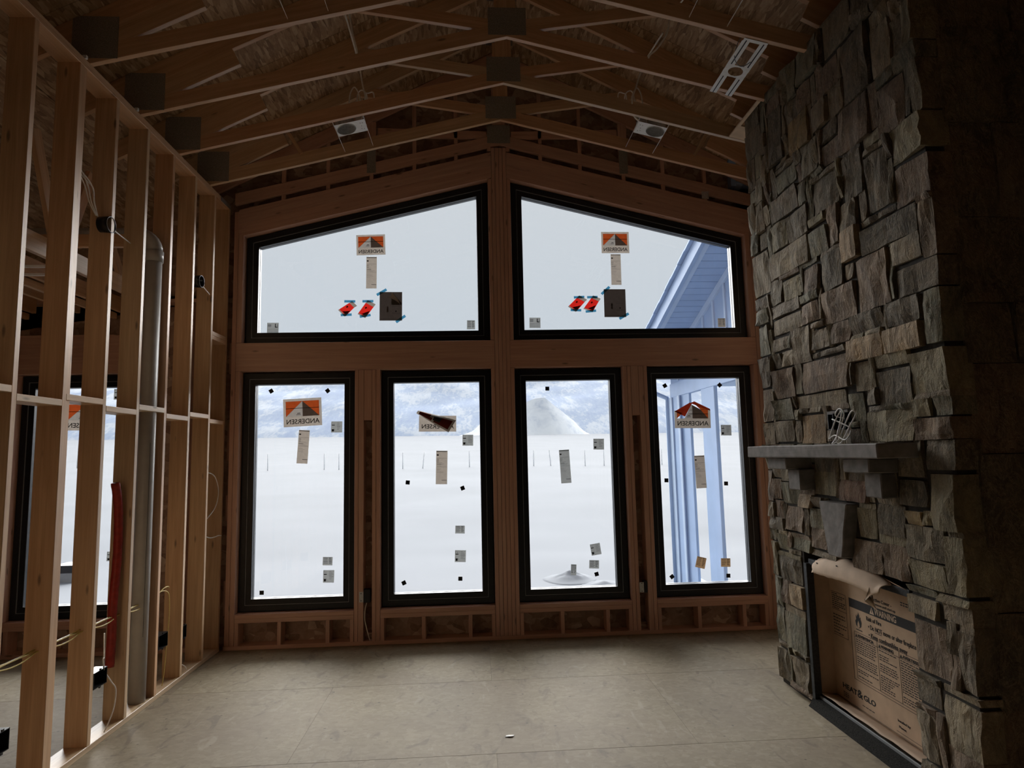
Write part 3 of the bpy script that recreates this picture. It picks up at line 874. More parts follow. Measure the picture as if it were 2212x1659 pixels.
# raked soffit of lapped boards, from the wall out to the fascia
def soff(a, b, name, mat, dz, th):
    vs = []
    for x in (2.80, PX + .1):
        for y in (a, b):
            vs += [(x, y, rakez(y) + dz), (x, y, rakez(y) + dz + th)]
    # order: x0 a lo,hi ; x0 b lo,hi ; x1 a ; x1 b
    f = [[0, 2, 6, 4], [1, 5, 7, 3], [0, 1, 3, 2], [4, 6, 7, 5], [0, 4, 5, 1], [2, 3, 7, 6]]
    return obj(name, mesh_from(name, vs, f), mat, hw)
y = 6.3
while y < 10.9:
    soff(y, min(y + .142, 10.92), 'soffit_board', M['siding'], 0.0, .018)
    y += .15
vs = []
def slopebox(name, x0, x1, ya, yb, d0, d1, mat):
    vs = []
    for x in (x0, x1):
        for y in (ya, yb):
            vs += [(x, y, rakez(y) + d0), (x, y, rakez(y) + d1)]
    f = [[0, 2, 6, 4], [1, 5, 7, 3], [0, 1, 3, 2], [4, 6, 7, 5], [0, 4, 5, 1], [2, 3, 7, 6]]
    return obj(name, mesh_from(name, vs, f), mat, hw)
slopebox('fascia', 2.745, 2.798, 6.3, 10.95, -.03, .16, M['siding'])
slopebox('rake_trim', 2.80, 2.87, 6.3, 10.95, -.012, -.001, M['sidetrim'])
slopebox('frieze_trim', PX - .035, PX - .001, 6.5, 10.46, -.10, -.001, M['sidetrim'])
for k in range(16):
    ya = 6.2 + .3 * k
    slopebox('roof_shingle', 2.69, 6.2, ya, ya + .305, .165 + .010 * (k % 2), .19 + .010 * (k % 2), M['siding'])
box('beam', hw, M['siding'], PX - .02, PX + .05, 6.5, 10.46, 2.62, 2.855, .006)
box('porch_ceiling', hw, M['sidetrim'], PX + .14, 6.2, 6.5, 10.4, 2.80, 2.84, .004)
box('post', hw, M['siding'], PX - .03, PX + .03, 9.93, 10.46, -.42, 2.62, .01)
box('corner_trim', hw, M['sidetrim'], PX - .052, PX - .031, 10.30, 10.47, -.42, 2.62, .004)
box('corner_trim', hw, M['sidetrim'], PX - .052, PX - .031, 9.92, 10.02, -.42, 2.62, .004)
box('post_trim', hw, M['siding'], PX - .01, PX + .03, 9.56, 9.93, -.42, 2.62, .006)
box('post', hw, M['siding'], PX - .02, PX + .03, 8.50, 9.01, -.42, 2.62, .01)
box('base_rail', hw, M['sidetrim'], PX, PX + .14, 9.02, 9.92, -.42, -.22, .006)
box('gutter', hw, M['sidetrim'], 2.72, 6.2, 10.96, 11.07, rakez(10.95) - .05, rakez(10.95) + .07, .02)
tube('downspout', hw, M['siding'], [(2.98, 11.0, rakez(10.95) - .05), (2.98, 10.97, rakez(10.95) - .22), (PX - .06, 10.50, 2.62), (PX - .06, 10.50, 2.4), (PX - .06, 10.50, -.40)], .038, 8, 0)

# a dark equipment cabinet out beyond the side room's window
oc = thing('equipment_cabinet', 'dark grey equipment cabinet outside the side room window', 'cabinet')
zc = field_z(-7.7, 12.7)
prism('body', oc, M['unit'], [(-8.0, 12.5), (-7.35, 12.5), (-7.35, 12.95), (-8.0, 12.95)], 'z', zc - .05, zc + .16)
prism('lid', oc, M['blkplastic'], [(-7.98, zc + .161), (-7.40, zc + .161), (-7.50, zc + .30), (-7.85, zc + .30)], 'y', 12.5, 12.95)

# ---------------------------------------------------------------- stone chimney
ch = thing('stone_chimney', 'tall stone clad chimney breast with a fireplace opening and keystone', 'fireplace')
XF = 2.28
NY = 2.92
def blockm(name, x0, x1, y0, y1, z0, z1, mat, par=ch):
    return prism(name, par, mat, [(x0, y0), (x1, y0), (x1, y1), (x0, y1)], 'z', z0, z1)
blockm('core', XF + .022, 2.957, 4.46, 4.90, 0, 4.5, M['core'])
blockm('core', XF + .022, 2.957, NY + .024, 3.34, 0, 4.5, M['core'])
blockm('core', XF + .022, 2.957, 3.34, 4.46, 1.07, 1.86, M['core'])
blockm('core', XF + .022, 2.957, 3.34, 3.75, 1.86, 1.975, M['core'])
blockm('core', XF + .022, 2.957, 3.96, 4.46, 1.86, 1.975, M['core'])
blockm('core', XF + .06, 2.957, 3.75, 3.96, 1.86, 1.975, M['core'])
blockm('core', XF + .022, 2.957, 3.34, 4.46, 1.975, 4.5, M['core'])
blockm('core', 2.90, 2.957, 3.34, 4.46, 0, 1.07, M['core'])
MAT = {'': 'st', 'd': 'st_d', 'b': 'st_b', 'g': 'st_g', 't': 'st_t', 't2': 'st_t2', 'y': 'st_y', 'y2': 'st_y2', 'o': 'st_o', 'p': 'st_p'}
rs = random.Random(11)
def stone(u0, u1, v0, v1, proud, depth, place, mat, smooth=.5, nu=5, nv=5, tight=1.0):
    """rough split stone: u across, v up, w outwards; ragged outline, cleft front"""
    g = .0022 * tight
    u0 += g; u1 -= g; v0 += g; v1 -= g
    sd = rs.uniform(0, 900)
    du = min(.0075, (u1 - u0) * .06); dv = min(.005, (v1 - v0) * .05) * tight
    tu = rs.uniform(-.5, .5) * .014; tv = rs.uniform(-.5, .5) * .02
    vs, fs = [], []
    for j in range(nv):
        for i in range(nu):
            a = i / (nu - 1); b = j / (nv - 1)
            u = u0 + (u1 - u0) * a; v = v0 + (v1 - v0) * b
            eu = 1 if i in (0, nu - 1) else 0; ev = 1 if j in (0, nv - 1) else 0
            n1 = noise.noise((u * 6 + sd, v * 6, sd)); n2 = noise.noise((u * 6, v * 6 + sd, sd + 7))
            if eu: u += (1 if i == 0 else -1) * du * (.45 + .8 * n1)
            if ev: v += (1 if j == 0 else -1) * dv * (.45 + .8 * n2)
            if eu and ev:
                u += (1 if i == 0 else -1) * du * .25; v += (1 if j == 0 else -1) * dv * .25
            w = proud + tu * (a - .5) * 2 + tv * (b - .5) * 2 + smooth * .032 * noise.noise((u * 9 + sd, v * 5, sd)) + smooth * .02 * noise.noise((u * 21 + sd, v * 16, sd))
            if eu or ev: w -= .003 + .006 * abs(n1)
            vs.append((u, v, max(w, -.004)))
    n0 = len(vs)
    rim = [i for i in range(nu)] + [j * nu + nu - 1 for j in range(1, nv)] + [(nv - 1) * nu + i for i in range(nu - 2, -1, -1)] + [j * nu for j in range(nv - 2, 0, -1)]
    for r in rim:
        vs.append((vs[r][0], vs[r][1], -depth))
    for j in range(nv - 1):
        for i in range(nu - 1):
            a = j * nu + i
            if (i + j) % 2:
                fs += [[a, a + 1, a + nu + 1], [a, a + nu + 1, a + nu]]
            else:
                fs += [[a, a + 1, a + nu], [a + 1, a + nu + 1, a + nu]]
    m = len(rim)
    for k in range(m):
        fs.append([rim[k], rim[(k + 1) % m], n0 + (k + 1) % m, n0 + k])
    me = mesh_from('stone', [place(*v) for v in vs], fs)
    return obj('stone', me, M[mat], ch)
for rec in STONES.split(';'):
    a, b, c, d, t = rec.split(',')
    y0, y1, z0, z1 = int(a) / 100, int(b) / 100, int(c) / 100, int(d) / 100
    mt = MAT[t]
    if t == '':
        mt = rs.choice(['st', 'st', 'st', 'st_b', 'st_d', 'st_g', 'st_y2', 'st_t2'])
    pr = rs.uniform(.0, .020)
    if t == 't': pr = .03
    sm_ = .35 if t in ('t', 'g', 't2') else .75
    dd = .10
    big = (y1 - y0) * (z1 - z0) > .03
    stone(y0, y1, z0, z1, pr, .09 if y0 > NY + .02 else .13, lambda u, v, w: (XF - w + .012, u, v), mt, sm_, 5 if big else 4, 5 if big else 4)
# the near side of the chimney: larger dressed stones, facing the dark end of the room
z = 0.03
row = 0
while z < 4.45:
    h = rs.choice([.30, .38, .44, .50])
    h = min(h, 4.5 - z)
    if 4.5 - (z + h) < .15: h = 4.5 - z
    x = XF + .115
    first = True
    while x < 2.94:
        wd = rs.choice([.26, .34, .42, .50])
        if 2.955 - (x + wd) < .12: wd = 2.955 - x
        stone(x, x + wd, z, z + h, rs.uniform(0, .022), .07, lambda u, v, w: (u, NY - w + .01, v), rs.choice(['st', 'st_d', 'st_b']), .3, 4, 4, .4)
        x += wd
    z += h
    row += 1
def slab(name, par, vs8, mat, label=None, lumps=3, amp=.004):
    """dressed slab from 8 corners (bottom 4 then top 4), faces lightly uneven"""
    bm = bmesh.new()
    v = [bm.verts.new(p) for p in vs8]
    for f in ([3, 2, 1, 0], [4, 5, 6, 7], [0, 1, 5, 4], [1, 2, 6, 5], [2, 3, 7, 6], [3, 0, 4, 7]):
        bm.faces.new([v[i] for i in f])
    bmesh.ops.bevel(bm, geom=list(bm.edges), offset=.006, segments=1, affect='EDGES')
    bmesh.ops.subdivide_edges(bm, edges=[e for e in bm.edges if e.calc_length() > .05], cuts=lumps, use_grid_fill=True)
    for q in bm.verts:
        q.co += Vector((noise.noise(q.co * 14), noise.noise(q.co * 14 + Vector((5, 0, 0))), noise.noise(q.co * 14 + Vector((0, 9, 0))))) * amp
    bmesh.ops.recalc_face_normals(bm, faces=bm.faces)
    me = bpy.data.meshes.new(name); bm.to_mesh(me); bm.free()
    return obj(name, me, mat, par, label)
def slabbox(name, par, x0, x1, y0, y1, z0, z1, mat, label=None):
    return slab(name, par, [(x0, y0, z0), (x1, y0, z0), (x1, y1, z0), (x0, y1, z0), (x0, y0, z1), (x1, y0, z1), (x1, y1, z1), (x0, y1, z1)], mat, label)
tag(slabbox('mantel_shelf', None, 2.04, 2.262, 3.135, 4.69, 1.694, 1.774, M['slab']), 'long grey stone mantel slab set across the chimney on corbels', 'mantel')
KL = 'smooth grey dressed stone'
slabbox('corbel', ch, 2.115, 2.33, 4.26, 4.53, 1.612, 1.692, M['slab'], KL)
slabbox('corbel', ch, 2.115, 2.33, 3.335, 3.58, 1.612, 1.692, M['slab'], KL)
slabbox('corbel', ch, 2.19, 2.33, 4.227, 4.385, 1.470, 1.611, M['slab'], KL)
slabbox('corbel', ch, 2.19, 2.33, 3.355, 3.505, 1.475, 1.611, M['slab'], KL)
slab('keystone', ch, [(2.222, 3.846, 1.080), (2.34, 3.846, 1.080), (2.34, 3.995, 1.080), (2.222, 3.995, 1.080), (2.222, 3.762, 1.412), (2.34, 3.762, 1.412), (2.34, 4.068, 1.412), (2.222, 4.068, 1.412)], M['slab'], 'tapered smooth grey keystone')

# firebox insert and the cardboard over it
fi = thing('fireplace_insert', 'dark steel fireplace insert framed by the stone opening', 'fireplace')
XCARD = 2.45
box('side_flange', fi, M['iron'], XF + .005, XF + .055, 4.405, 4.444, .004, .955, .002)
box('side_flange', fi, M['iron'], XF + .06, XF + .09, 3.345, 3.385, .06, .955, .002)
box('top_flange', fi, M['iron'], XF + .03, XF + .06, 3.38, 4.42, .945, .985, .002)
box('bottom_rail', fi, M['unit'], XF + .036, XF + .046, 3.32, 4.43, .052, .076, .002)
prism('lath_strip', fi, M['mesh'], [(XF - .035, .0012), (XF + .034, .0012), (XF + .034, .060), (XF + .005, .052)], 'y', 3.20, 4.43)
box('back_panel', fi, M['iron'], XCARD + .05, XCARD + .06, 3.36, 4.44, .02, 1.04, .002)
cc = thing('cardboard_cover', 'printed brown cardboard cover with a torn curled top filling the fireplace', 'cardboard')
prism('front_panel', cc, M['card'], [(3.36, .070), (4.435, .070), (4.435, .90), (3.36, .90)], 'x', XCARD, XCARD + .004)
prism('side_return', cc, M['card'], [(XF + .062, .075), (XCARD + .002, .075), (XCARD + .002, .945), (XF + .062, .945)], 'y', 4.425, 4.429)
# bottom flap running from the panel out to the rail, slightly buckled and ragged
def sheet(name, mat, nu, nv, fn, th=.004, par=cc):
    vs, fs = [], []
    for j in range(nv + 1):
        for i in range(nu + 1):
            vs.append(fn(i / nu, j / nv))
    me = mesh_from(name, vs, [[j * (nu + 1) + i, j * (nu + 1) + i + 1, (j + 1) * (nu + 1) + i + 1, (j + 1) * (nu + 1) + i] for j in range(nv) for i in range(nu)], True)
    bm = bmesh.new(); bm.from_mesh(me)
    bmesh.ops.solidify(bm, geom=list(bm.faces), thickness=th)
    bm.to_mesh(me); bm.free()
    return obj(name, me, mat, par)
sheet('bottom_flap', M['cardpale'], 24, 4, lambda a, b: (XCARD - .001 - b * (.118 + .012 * noise.noise((a * 9, 0, 2))), 3.365 + a * 1.055, .070 + b * .022 + .006 * noise.noise((a * 5, b * 2, 8))))
ARC = [(4.30, .990), (4.274, 1.009), (4.138, 1.050), (3.927, 1.062), (3.713, 1.055), (3.617, 1.029), (3.544, 1.004), (3.52, .985)]
LOW = [(4.225, .925), (4.185, .926), (4.05, .928), (3.93, .935), (3.78, .934), (3.66, .924), (3.60, .915), (3.53, .945)]
def pl(T, a):
    k = min(int(a * (len(T) - 1)), len(T) - 2)
    f = a * (len(T) - 1) - k
    return T[k][0] + (T[k + 1][0] - T[k][0]) * f, T[k][1] + (T[k + 1][1] - T[k][1]) * f
def curl(a, b):
    """torn flap: rises from the panel, bends over the edge of the opening and hangs out into the room"""
    ya, za = pl(ARC, a); yb, zb_ = pl(LOW, a)
    x = XF + .028 - .070 * b - .022 * math.sin(math.pi * b)
    y = ya + (yb - ya) * b
    z = za + (zb_ - za) * b + .012 * math.sin(math.pi * b)
    if b > .99:
        z += .004 * noise.noise((a * 19, 0, 4))
        if .80 < a < .84: z += .040
        if a > .93: z += .020 * noise.noise((a * 60, 1, 1))
    return (x, y, z)
sheet('torn_flap', M['cardpale'], 44, 8, curl, .003)
sheet('flap_root', M['card'], 20, 3, lambda a, b: (XCARD - (XCARD - XF - .028) * b, 4.42 - (.12 + .90 * a) * b - 1.05 * a * (1 - b), .898 + (pl(ARC, a)[1] - .898) * b), .003)
sheet('torn_corner', M['cardpale'], 4, 4, lambda a, b: (XF + .02 - .05 * b, 4.30 - .075 * a - .03 * b, .992 + .012 * a - .062 * b - .012 * (1 - a) * b), .003)
for (a, b) in ((.18, .42), (.40, .45)):
    p = curl(a, b)
    box('staple', cc, M['ink'], p[0] - .006, p[0] - .003, p[1] - .006, p[1] + .006, p[2] - .004, p[2] + .004, .0005)

INKX = XCARD - .0012
def put(me, name, y, z, mat, par=cc, x=INKX):
    o = obj(name, me, mat)
    o.matrix_world = Matrix(((0, 0, -1, x), (-1, 0, 0, y), (0, 1, 0, z), (0, 0, 0, 1)))
    if par is not None:
        o.parent = par
    return o
def flat(name, y0, y1, z0, z1, mat, x0=INKX, x1=XCARD - .0002, par=cc):
    return prism(name, par, mat, [(y0, z0), (y1, z0), (y1, z1), (y0, z1)], 'x', x0, x1)
def word(s, y_left, z, size, width=None, bold=0.0, mat='ink', name='lettering', x=INKX):
    me = text_mesh(s, size, 'LEFT', False, .0003, bold)
    if width:
        w = max(v.co.x for v in me.vertices)
        me.transform(Matrix.Diagonal((width / w, 1, 1, 1)))
    return put(me, name, y_left, z, M[mat], cc, x)
flat('warning_band', 3.36, 4.197, .709, .766, M['ink'])
X2 = INKX - .0008
word('WARNING', 3.925, .737, .052, .205, .001, 'cardpale', 'lettering', X2)
def tri(y, z, s, mat, x=INKX):
    t = prism('warning_triangle', cc, M[mat], [(y - s * .55, z - s * .45), (y + s * .55, z - s * .45), (y, z + s * .55)], 'x', x - .0003, x)
    return t
tri(3.952, .735, .042, 'cardpale', X2)
prism('warning_triangle', cc, M['ink'], [(3.949, .726), (3.955, .726), (3.954, .748), (3.950, .748)], 'x', X2 - .0008, X2 - .0004)
word('Risk of Fire', 4.018, .676, .036, .15, .0006)
word('\u2022 Do NOT move or alter fireplace', 4.004, .628, .040, .44, .0006)
flat('underline', 3.873, 3.937, .607, .610, M['ink'])
word('\u2022 Keep combustibles away', 4.004, .578, .040, .36, .0006)
word('Protective Cover -', 3.994, .812, .030, .24, .0004)
word('Do NOT remove until start-up', 4.018, .786, .022, .296, .0002)
for (yl, s, wd) in ((4.125, 'ADVERTENCIA', .165), (3.888, 'WARNING', .118), (3.690, 'AVERTISSEMENT', .21)):
    word(s, yl, .541, .026, wd, .0008)
    tri(yl + .014, .540, .020, 'ink')
# flame sign: separate tongues over a bar
fl_pts = [(0, -.05), (.026, -.035), (.033, -.008), (.024, .012), (.026, .026), (.014, .014), (.012, .034), (.004, .052), (-.003, .030), (-.010, .038), (-.013, .018), (-.024, .030), (-.022, .006), (-.033, -.008), (-.027, -.034)]
prism('flame_sign', cc, M['ink'], [(4.105 - p[0], .640 + p[1]) for p in fl_pts], 'x', INKX, XCARD - .0002)
prism('flame_core', cc, M['card'], [(4.105 - p[0], .617 + p[1]) for p in [(0, -.026), (.013, -.014), (.010, .004), (.001, .022), (-.010, .002), (-.012, -.014)]], 'x', INKX - .0006, INKX - .0001)
flat('flame_bar', 4.070, 4.136, .578, .583, M['ink'])
# ruled boxes
def rule(y0, z0, y1, z1, t=.0022):
    if abs(y1 - y0) > abs(z1 - z0):
        return flat('rule_line', min(y0, y1), max(y0, y1), z0 - t / 2, z0 + t / 2, M['ink'])
    return flat('rule_line', y0 - t / 2, y0 + t / 2, min(z0, z1), max(z0, z1), M['ink'])
rule(4.195, .709, 4.195, .252); rule(3.36, .252, 4.195, .252); rule(3.36, .268, 4.160, .268); rule(4.160, .268, 4.160, .560)
rule(3.36, .562, 4.160, .562); rule(3.36, .527, 4.160, .527); rule(3.925, .268, 3.925, .560); rule(3.722, .268, 3.722, .560)
rule(4.235, .768, 4.235, .482); rule(4.235, .768, 4.405, .768); rule(4.235, .482, 4.405, .482); rule(4.235, .652, 4.405, .652)
rule(3.36, .075, 4.42, .075, .0016); rule(3.36, .092, 3.80, .092, .0016)
# small print too fine to read: short printed strokes
vs, fs = [], []
rp = random.Random(4)
def strokes(y0, y1, ztop, zend, step, h):
    z = ztop
    while z > zend:
        if rp.random() < .12:
            z -= step; continue
        y = y1
        end = y0 + (y1 - y0) * rp.choice([0, 0, .02, .1, .3, .5])
        while y - .012 > end:
            w_ = rp.uniform(.010, .030)
            a = max(end, y - w_)
            k = len(vs)
            for (yy, zz) in ((a, z - h), (y, z - h), (y, z), (a, z)):
                vs.append((INKX, yy, zz))
            fs.append([k, k + 1, k + 2, k + 3])
            y = a - .005
        z -= step
strokes(3.938, 4.148, .518, .285, .0135, .0058)
strokes(3.732, 3.912, .518, .275, .0135, .0058)
strokes(3.40, 3.712, .518, .275, .0135, .0058)
strokes(4.242, 4.398, .760, .665, .0135, .006)
strokes(4.242, 4.398, .640, .490, .020, .006)
strokes(3.975, 4.13, .112, .108, .02, .005)
strokes(4.27, 4.34, .125, .10, .012, .005)
strokes(3.40, 3.67, .87, .835, .014, .007)
o = obj('small_print', mesh_from('small_print', vs, fs), M['ink'], cc); o['kind'] = 'stuff'
me = text_mesh('HEAT', .050, 'LEFT', False, .0003, .0012); 
word('HEAT', 4.345, .163, .046, .165, .0012)
word('&', 4.178, .166, .070, .058, .0012)
word('GLO', 4.112, .163, .046, .125, .0012)
word('Installed by:', 3.783, .157, .020, .113, .0002)
word('Phone:', 3.776, .123, .020, .066, .0002)
# staples and a pen nick on the bottom flap
# outlets in the stone above the mantel with the spare cable lying over them
for i, (y0, y1, lab) in enumerate([(3.892, 3.952, 'black recessed outlet box in the stone, farther from camera'), (3.762, 3.812, 'black recessed outlet box in the stone behind the coiled white cable')]):
    t = thing('outlet_box', lab, 'outlet box')
    ring_poly = [(y0, 1.868), (y1, 1.868), (y1, 1.968), (y0, 1.968)]
    prism('back', t, M['blkplastic'], ring_poly, 'x', XF + .045, XF + .05)
    for (a, b, c, d) in ((y0, y0 + .004, 1.868, 1.968), (y1 - .004, y1, 1.868, 1.968), (y0 + .004, y1 - .004, 1.868, 1.872), (y0 + .004, y1 - .004, 1.964, 1.968)):
        prism('side', t, M['blkplastic'], [(a, c), (b, c), (b, d), (a, d)], 'x', XF - .02, XF + .0449)
    prism('mortar_rim', t, M['slab'], [(y0 - .02, 1.968), (y1 + .02, 1.968), (y1 + .02, 1.985), (y0 - .02, 1.985)], 'x', XF - .012, XF + .03)
cb = []
XW = 2.225
loop = [(2.29, 3.79, 1.93), (XW, 3.80, 1.95), (XW, 3.76, 1.99), (XW, 3.71, 1.96), (XW, 3.76, 1.87), (XW, 3.83, 1.80), (XW, 3.86, 1.779), (XW + .006, 3.80, 1.80), (XW, 3.70, 1.90), (XW - .008, 3.62, 1.965), (XW, 3.59, 1.95), (XW, 3.66, 1.88), (XW, 3.76, 1.785), (XW - .006, 3.80, 1.80), (XW - .006, 3.74, 1.92), (XW, 3.735, 1.975), (XW - .01, 3.79, 1.92), (XW, 3.87, 1.84), (XW, 3.89, 1.81), (XW, 3.82, 1.83), (XW - .01, 3.70, 1.80), (XW + .006, 3.66, 1.86), (XW - .006, 3.73, 1.90), (XW, 3.84, 1.93)]
tag(tube('cable_coil', None, M['wirew'], loop, .0042, 7, 7), 'loose coil of thin white cable lying on the stone mantel', 'cable')
# ---------------------------------------------------------------- pipes, boxes and cables in the stud wall
pv = thing('drain_pipe', 'pale grey plastic drain pipe standing inside the left stud wall', 'pipe')
px, py, pr_ = -2.472, 4.945, .057
tube('pipe', pv, M['pvc'], [(px, py, .039), (px, py, 1.2), (px, py, 3.33)], pr_, 20, 0)
tube('coupling', pv, M['pvc'], [(px, py, 3.30), (px, py, 3.385)], pr_ + .009, 20, 0)
elb = [(px - .13 + .13 * math.cos(a), py, 3.385 + .13 * math.sin(a)) for a in [i * math.pi / 2 / 8 for i in range(9)]]
tube('elbow', pv, M['pvc'], elb, pr_ + .002, 20, 0)
tube('pipe', pv, M['pvc'], [(px - .13, py, 3.515), (px - 2.2, py, 3.515)], pr_, 20, 0)
tube('print_line', pv, M['ink'], [(px + .045, py - .0375, .5), (px + .045, py - .0375, 1.9)], .0012, 4, 0)
tag(tube('conduit', None, M['red'], [(-2.47, 4.545, 1.62), (-2.465, 4.585, 1.45), (-2.465, 4.60, 1.15), (-2.468, 4.575, .80), (-2.472, 4.585, .62), (-2.47, 4.572, .40)], .028, 12, 6, lambda i: .028 + .0013 * (i % 2)),
    'red corrugated conduit hanging in the left stud wall beside the grey pipe', 'conduit')

def elec_box(label, y0, y1, z0, z1, x=-2.398, dep=.075):
    t = thing('outlet_box', label, 'outlet box')
    t_ = .004
    prism('back', t, M['blkplastic'], [(y0, z0), (y1, z0), (y1, z1), (y0, z1)], 'x', x - dep, x - dep + t_)
    for (a, b, c, d) in ((y0, y1, z0, z0 + t_), (y0, y1, z1 - t_, z1), (y0, y0 + t_, z0 + t_, z1 - t_), (y1 - t_, y1, z0 + t_, z1 - t_)):
        prism('side', t, M['blkplastic'], [(a, c), (b, c), (b, d), (a, d)], 'x', x - dep + t_, x)
    for (zz) in (z0 - .010, z1):
        prism('screw_ear', t, M['blkplastic'], [((y0 + y1) / 2 - .008, zz), ((y0 + y1) / 2 + .008, zz), ((y0 + y1) / 2 + .008, zz + .010), ((y0 + y1) / 2 - .008, zz + .010)], 'x', x - .006, x)
    return t
S5 = [3.418 + .4064 * k for k in range(7)]
elec_box('black double outlet box low on the stud behind the red conduit', S5[2] + .040, S5[2] + .040 + .145, .355, .455)
elec_box('black outlet box low on the stud just past the grey pipe', S5[4] + .040, S5[4] + .040 + .145, .350, .455)
elec_box('black narrow outlet box on the stud nearest the window wall, low down', S5[5] + .040, S5[5] + .040 + .060, .325, .425)
elec_box('black outlet box low on the stud at the left edge of the photo', S5[0] + .040, S5[0] + .040 + .095, .325, .43)

def wall_box(label, x0, x1, z0, z1):
    t = thing('outlet_box', label, 'outlet box')
    box('back', t, M['blkplastic'], x0, x1, YB + .05, YB + .055, z0, z1, .001)
    for (a, b, c, d) in ((x0, x0 + .004, z0, z1), (x1 - .004, x1, z0, z1), (x0 + .004, x1 - .004, z0, z0 + .004), (x0 + .004, x1 - .004, z1 - .004, z1)):
        prism('side', t, M['blkplastic'], [(a, c), (b, c), (b, d), (a, d)], 'y', YB - .01, YB + .05)
    return t
wall_box('black outlet box under the side room window, seen between the studs', -4.005, -3.915, .30, .41)
for y in (3.90, 4.51):
    box('white_clip', wl, M['white'], XL - .02, XL + .004, y - .03, y - .012, 4.283, 4.305, .001)
def round_box(label, y, z, x=-2.398):
    t = thing('round_box', label, 'fixture box')
    vs, fs = [], []
    N = 24
    prof = [(0.0, .051), (-.002, .055), (-.07, .052), (-.07, .0), ]
    inn = [(0.0, .051), (-.062, .048), (-.062, .0)]
    for (pf, nm) in ((prof, 'shell'), (inn, 'inside')):
        vs, fs = [], []
        for i, (dx, r) in enumerate(pf):
            for q in range(N):
                an = 2 * math.pi * q / N
                vs.append((x + dx, y + r * math.cos(an), z + r * math.sin(an)))
        for i in range(len(pf) - 1):
            for q in range(N):
                fs.append([i * N + q, i * N + (q + 1) % N, (i + 1) * N + (q + 1) % N, (i + 1) * N + q])
        obj(nm, mesh_from(nm, vs, fs, True), M['blkplastic'], t)
    pts = [(x + .001, y + .052 * math.cos(a), z + .052 * math.sin(a)) for a in [2 * math.pi * i / 32 for i in range(33)]]
    tube('rim', t, M['edge_grey'], pts, .0022, 5, 0)
    for a in (.5, 3.6):
        box('screw_post', t, M['zinc'], x - .05, x - .012, y + .040 * math.cos(a) - .005, y + .040 * math.cos(a) + .005, z + .040 * math.sin(a) - .005, z + .040 * math.sin(a) + .005)
    return t
round_box('larger looking round black fixture box high between the third and fourth studs', 4.226, 3.335)
round_box('round black fixture box high on the left wall, nearer the windows', 5.63, 3.335)

def cable(label, pts, mat='wirew', r=.0045, group=None, k=8):
    return tag(tube('cable', None, M[mat], pts, r, 6, k), label, 'cable', group)
t = thing('cable_bundle', 'bundle of yellow cables run through holes along the left stud wall', 'cable')
for i in range(4):
    dy = i * .0; off = (-.010, -.003, .004, .011)[i]; zz = (.0, .009, -.006, .004)[i]
    pts = []
    for y in [3.2 + .1016 * q for q in range(20)]:
        d = (y - 3.437) / .4064
        sag = abs(math.sin(math.pi * d)) * (.012 + .010 * (i - 1.5))
        pts.append((-2.470 + off + sag * .4, y, .727 + zz - sag * (1 if i % 2 else -.6)))
    tube('yellow_wire', t, M['wirey'], pts, .0042, 6, 3)
t2 = thing('cable_bundle', 'short yellow cable ends looping out of the stud past the grey pipe', 'cable')
tube('yellow_wire', t2, M['wirey'], [(-2.47, 5.09, .725), (-2.46, 5.17, .745), (-2.45, 5.25, .775), (-2.448, 5.31, .775), (-2.448, 5.325, .765)], .0042, 6, 6)
tube('yellow_wire', t2, M['wirey'], [(-2.475, 5.09, .722), (-2.455, 5.20, .758), (-2.445, 5.30, .735), (-2.44, 5.325, .66), (-2.44, 5.325, .50), (-2.44, 5.30, .32), (-2.44, 5.28, .15), (-2.44, 5.25, .042)], .0035, 6, 6)
cable('grey cable dangling from the black box by the red conduit', [(-2.43, 4.42, .66), (-2.425, 4.42, .52), (-2.418, 4.40, .50), (-2.415, 4.42, .42), (-2.40, 4.47, .34), (-2.385, 4.50, .28), (-2.385, 4.49, .18), (-2.392, 4.45, .10), (-2.41, 4.43, .042)], 'wirew', .0045)
cable('small white cable end by the narrow outlet box near the windows', [(-2.44, 5.50, .10), (-2.43, 5.56, .10), (-2.42, 5.60, .07), (-2.42, 5.62, .042)], 'wirew', .004)
cable('white cable loop bulging out of the last stud bay', [(-2.45, 5.93, 1.645), (-2.43, 6.02, 1.64), (-2.42, 6.11, 1.59), (-2.415, 6.17, 1.46), (-2.42, 6.12, 1.33), (-2.44, 6.0, 1.24), (-2.45, 5.93, 1.22)], 'wirew', .0045)
cable('short white cable end reaching across the last stud bay', [(-2.45, 5.93, 1.095), (-2.43, 6.03, 1.06), (-2.42, 6.12, 1.055), (-2.41, 6.18, 1.06), (-2.395, 6.215, 1.055)], 'wirew', .0045)
t = thing('cable_bundle', 'white cables hanging together into the nearer round black box', 'cable')
for i, (o1, o2) in enumerate(((0, 0), (.012, .03), (-.010, -.02), (.005, .05))):
    tube('white_wire', t, M['wirew'], [(-2.52 + o1, 3.95, 3.66), (-2.50 + o1, 4.03 + o2, 3.64 - abs(o2)), (-2.48 + o1, 4.09 + o2, 3.55), (-2.47 + o1, 4.12 + o2 * .4, 3.45), (-2.455, 4.16 + o1, 3.37)], .004, 6, 8)
cable('thin white cable leaving the round black box to the right', [(-2.46, 4.29, 3.37), (-2.455, 4.33, 3.36), (-2.46, 4.40, 3.345), (-2.47, 4.60, 3.335)], 'wirew', .004)
cable('thin cable tail under the far round box', [(-2.40, 5.66, 3.30), (-2.395, 5.73, 3.275), (-2.40, 5.80, 3.265), (-2.42, 5.846, 3.27)], 'wirew', .004)
